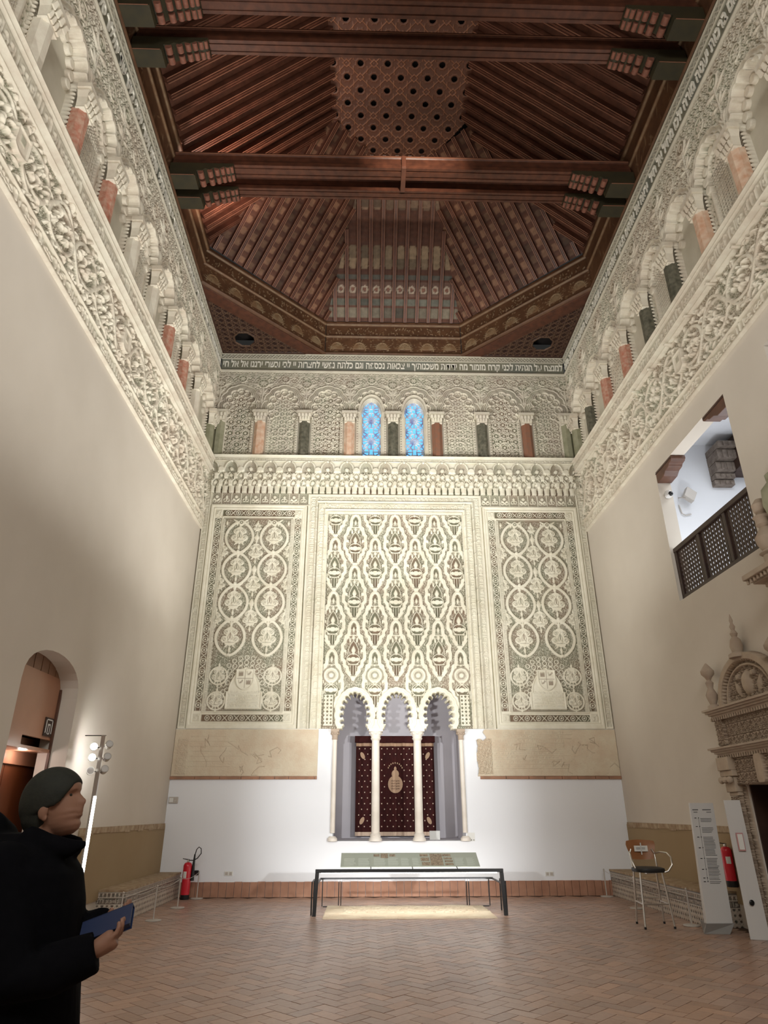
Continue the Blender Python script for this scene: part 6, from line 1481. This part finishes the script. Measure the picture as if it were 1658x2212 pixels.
# book in the right hand
c = Vector((px + .345, py - .12, 1.165)); ax = Vector((.93, .10, .33)).normalized(); sd_ = Vector((-.20, .72, .52)).normalized(); nn = ax.cross(sd_).normalized()
rt2 = root('book', tuple(c), 'navy blue closed book held out in the visitor\'s hand', 'book')
def bslab(a, b, w, t0, t1):
    w *= .74
    return [tuple(c + ax * i + sd_ * j + nn * k) for k in (t0, t1) for i, j in ((a, -w), (b, -w), (b, w), (a, w))]
g = G(); g.hexa(bslab(-.085, .085, .062, -.012, -.009)); g.hexa(bslab(-.085, .085, .062, .009, .012)); g.hexa([tuple(c + ax * i + sd_ * j + nn * k) for k in (-.012, .012) for i, j in ((-.085, .042), (.085, .042), (.085, .046), (-.085, .046))]); g.build('cover', 'book', rt2)
g = G(); g.hexa(bslab(-.081, .081, .057, -.009, .009)); g.build('page_block', 'book', rt2)

# ------------------------------------------------------------------ lights
def look(o, t): o.rotation_euler = (Vector(t) - o.location).to_track_quat('-Z', 'Y').to_euler()
def spot(name, loc, tgt, w, ang, blend=.6, size=.08, col=(1, .93, .82)):
    l = bpy.data.lights.new(name, 'SPOT'); l.energy = w; l.spot_size = math.radians(ang); l.spot_blend = blend; l.shadow_soft_size = size; l.color = col
    o = bpy.data.objects.new(name, l); C.objects.link(o); o.location = loc; look(o, tgt); return o
def area(name, loc, tgt, w, sx_, sy_, col=(1, .95, .88)):
    l = bpy.data.lights.new(name, 'AREA'); l.energy = w; l.shape = 'RECTANGLE'; l.size = sx_; l.size_y = sy_; l.color = col
    o = bpy.data.objects.new(name, l); C.objects.link(o); o.location = loc; look(o, tgt); return o
def point(name, loc, w, size=.1, col=(1, .93, .82)):
    l = bpy.data.lights.new(name, 'POINT'); l.energy = w; l.shadow_soft_size = size; l.color = col
    o = bpy.data.objects.new(name, l); C.objects.link(o); o.location = loc; return o
W_ = (1, .985, .93); CW = (.97, .97, .95)
for x0, y0, w_ in ((-4.1, 9.75, 1150), (4.1, 8.9, 1050)):
    spot('tower_and_fill_spot', (x0, y0, 2.45), (-x0 * .25, D, 6.9), w_, 80, 1, .05, W_)  # left one sits on the tower; right one is added, unseen
    spot('tower_and_fill_spot', (x0, y0 - 2.4, 2.45), (-x0 * .1, D, 10.7), 1450, 46, 1, .05, W_)  # added spots in mid-air, off the tower, for the upper far wall
    spot('tower_and_fill_spot', (x0, 5.5, 2.45), (-.2, D, 1.5), 1150, 38, .95, .06, CW)  # added spots in mid-air brightening the white lower wall
    sx = -1 if x0 < 0 else 1
    spot('cross_fill_spot', (x0 * .8, 6.5, 2.4), (-sx * HX, 13.0, 10.9), 620 if sx > 0 else 500, 52, 1, .06, W_)  # added spots in mid-air, aimed across the room at the stucco
    spot('cross_fill_spot', (x0 * .8, 4.0, 2.4), (-sx * HX, 8.5, 11.4), 620 if sx > 0 else 520, 52, 1, .06, W_)
spot('tower_and_fill_spot', (-4.2, 9.8, 2.2), (-4.75, 10.4, 2.4), 75, 130, 1, .08, CW)
spot('cross_fill_spot', (3.6, 8.0, 2.4), (-4.75, 13.2, 6.6), 330, 50, 1, .06, W_)  # added spot brightening the left plaster
for y, wl, wr in ((5.0, 110, 60), (8.3, 190, 80), (12.0, 120, 60)):
    for sx in (-1, 1):
        spot('unseen_ceiling_flood', (sx * 4.3, y, 9.95), (sx * 1.2, y + .5, 16.5), wl * 1.0 if sx < 0 else wr * 1.0, 66, 1, .1, (1, .80, .68))  # unseen floods without fixtures, aimed up at the ceiling
spot('unseen_ceiling_flood', (-3.55, 10.9, 13.5), (-3.9, 10.3, 15.0), 230, 150, 1, .04, (1, .68, .56))  # unseen flood near the corbels, reddening the left slope
spot('slope_shadow_spot', (.35, 7.5, 12.65), (.1, 13.6, 15.3), 330, 62, .8, .03, (1, .86, .72))  # unseen spot in open air, casts the beam shadow on the far slope
for y in [1.2 + .93 * i_ for i_ in range(14)]:
    for sx in (-1, 1): spot('wall_wash_fill', (sx * 2.7, y, 2.4), (sx * HX, y + .25, 11.6), 205 if sx < 0 else 80, 60, 1, .06, W_)  # added rows of spots in mid-air, raking the side stucco
area('rear_fill', (0, -4, 9), (0, 9, 2), 480, 6, 3, W_)  # added fill light behind the camera
area('niche_led', (0.06, 12.34, .58), (0.06, 13.0, 0), 7, 2.8, .02, W_)
area('niche_led', (0.06, 13.55, .40), (0.06, D, 1.1), 14, 2.9, .02, CW)
area('gallery_fill', (6.6, 9.5, 8.5), (6.6, 9.6, 5), 60, 1.5, 3, (.93, .97, 1))  # added area light without a fixture, brightens the gallery
point('gallery_lamp', (6.0, 10.6, 5.4), 60, .2, (.93, .97, 1))  # added point light low in the gallery, apart from the lamp mesh
point('doorway_point', (-5.15, 9.3, 2.2), 3, .05, (1, .85, .8))  # unseen point light inside the doorway, no fixture
w = bpy.data.worlds.new('world'); S.world = w; w.use_nodes = True; w.node_tree.nodes['Background'].inputs[0].default_value = (.85, .85, .8, 1); w.node_tree.nodes['Background'].inputs[1].default_value = .02

# ------------------------------------------------------------------ camera
cd = bpy.data.cameras.new('camera'); cam = bpy.data.objects.new('camera', cd); C.objects.link(cam)
cd.sensor_fit = 'HORIZONTAL'; cd.sensor_width = 36; cd.lens = 1434.22 / 1658 * 36; cd.clip_start = .05; cd.clip_end = 100
X_ = Vector((.99967463, -.02543891, -.00186836)); Y_ = Vector((-.00876932, -.41154229, .91134847)); Z_ = Vector((-.02395262, -.91103557, -.41163147))
mt = Matrix((X_, Y_, Z_)).transposed().to_4x4(); mt.translation = Vector((-.6672, 0, 1.5199)); cam.matrix_world = mt
S.camera = cam
S.view_settings.view_transform = 'Standard'; S.view_settings.look = 'None'; S.view_settings.gamma = 1; S.view_settings.use_curve_mapping = False
S.view_settings.exposure = 0.38
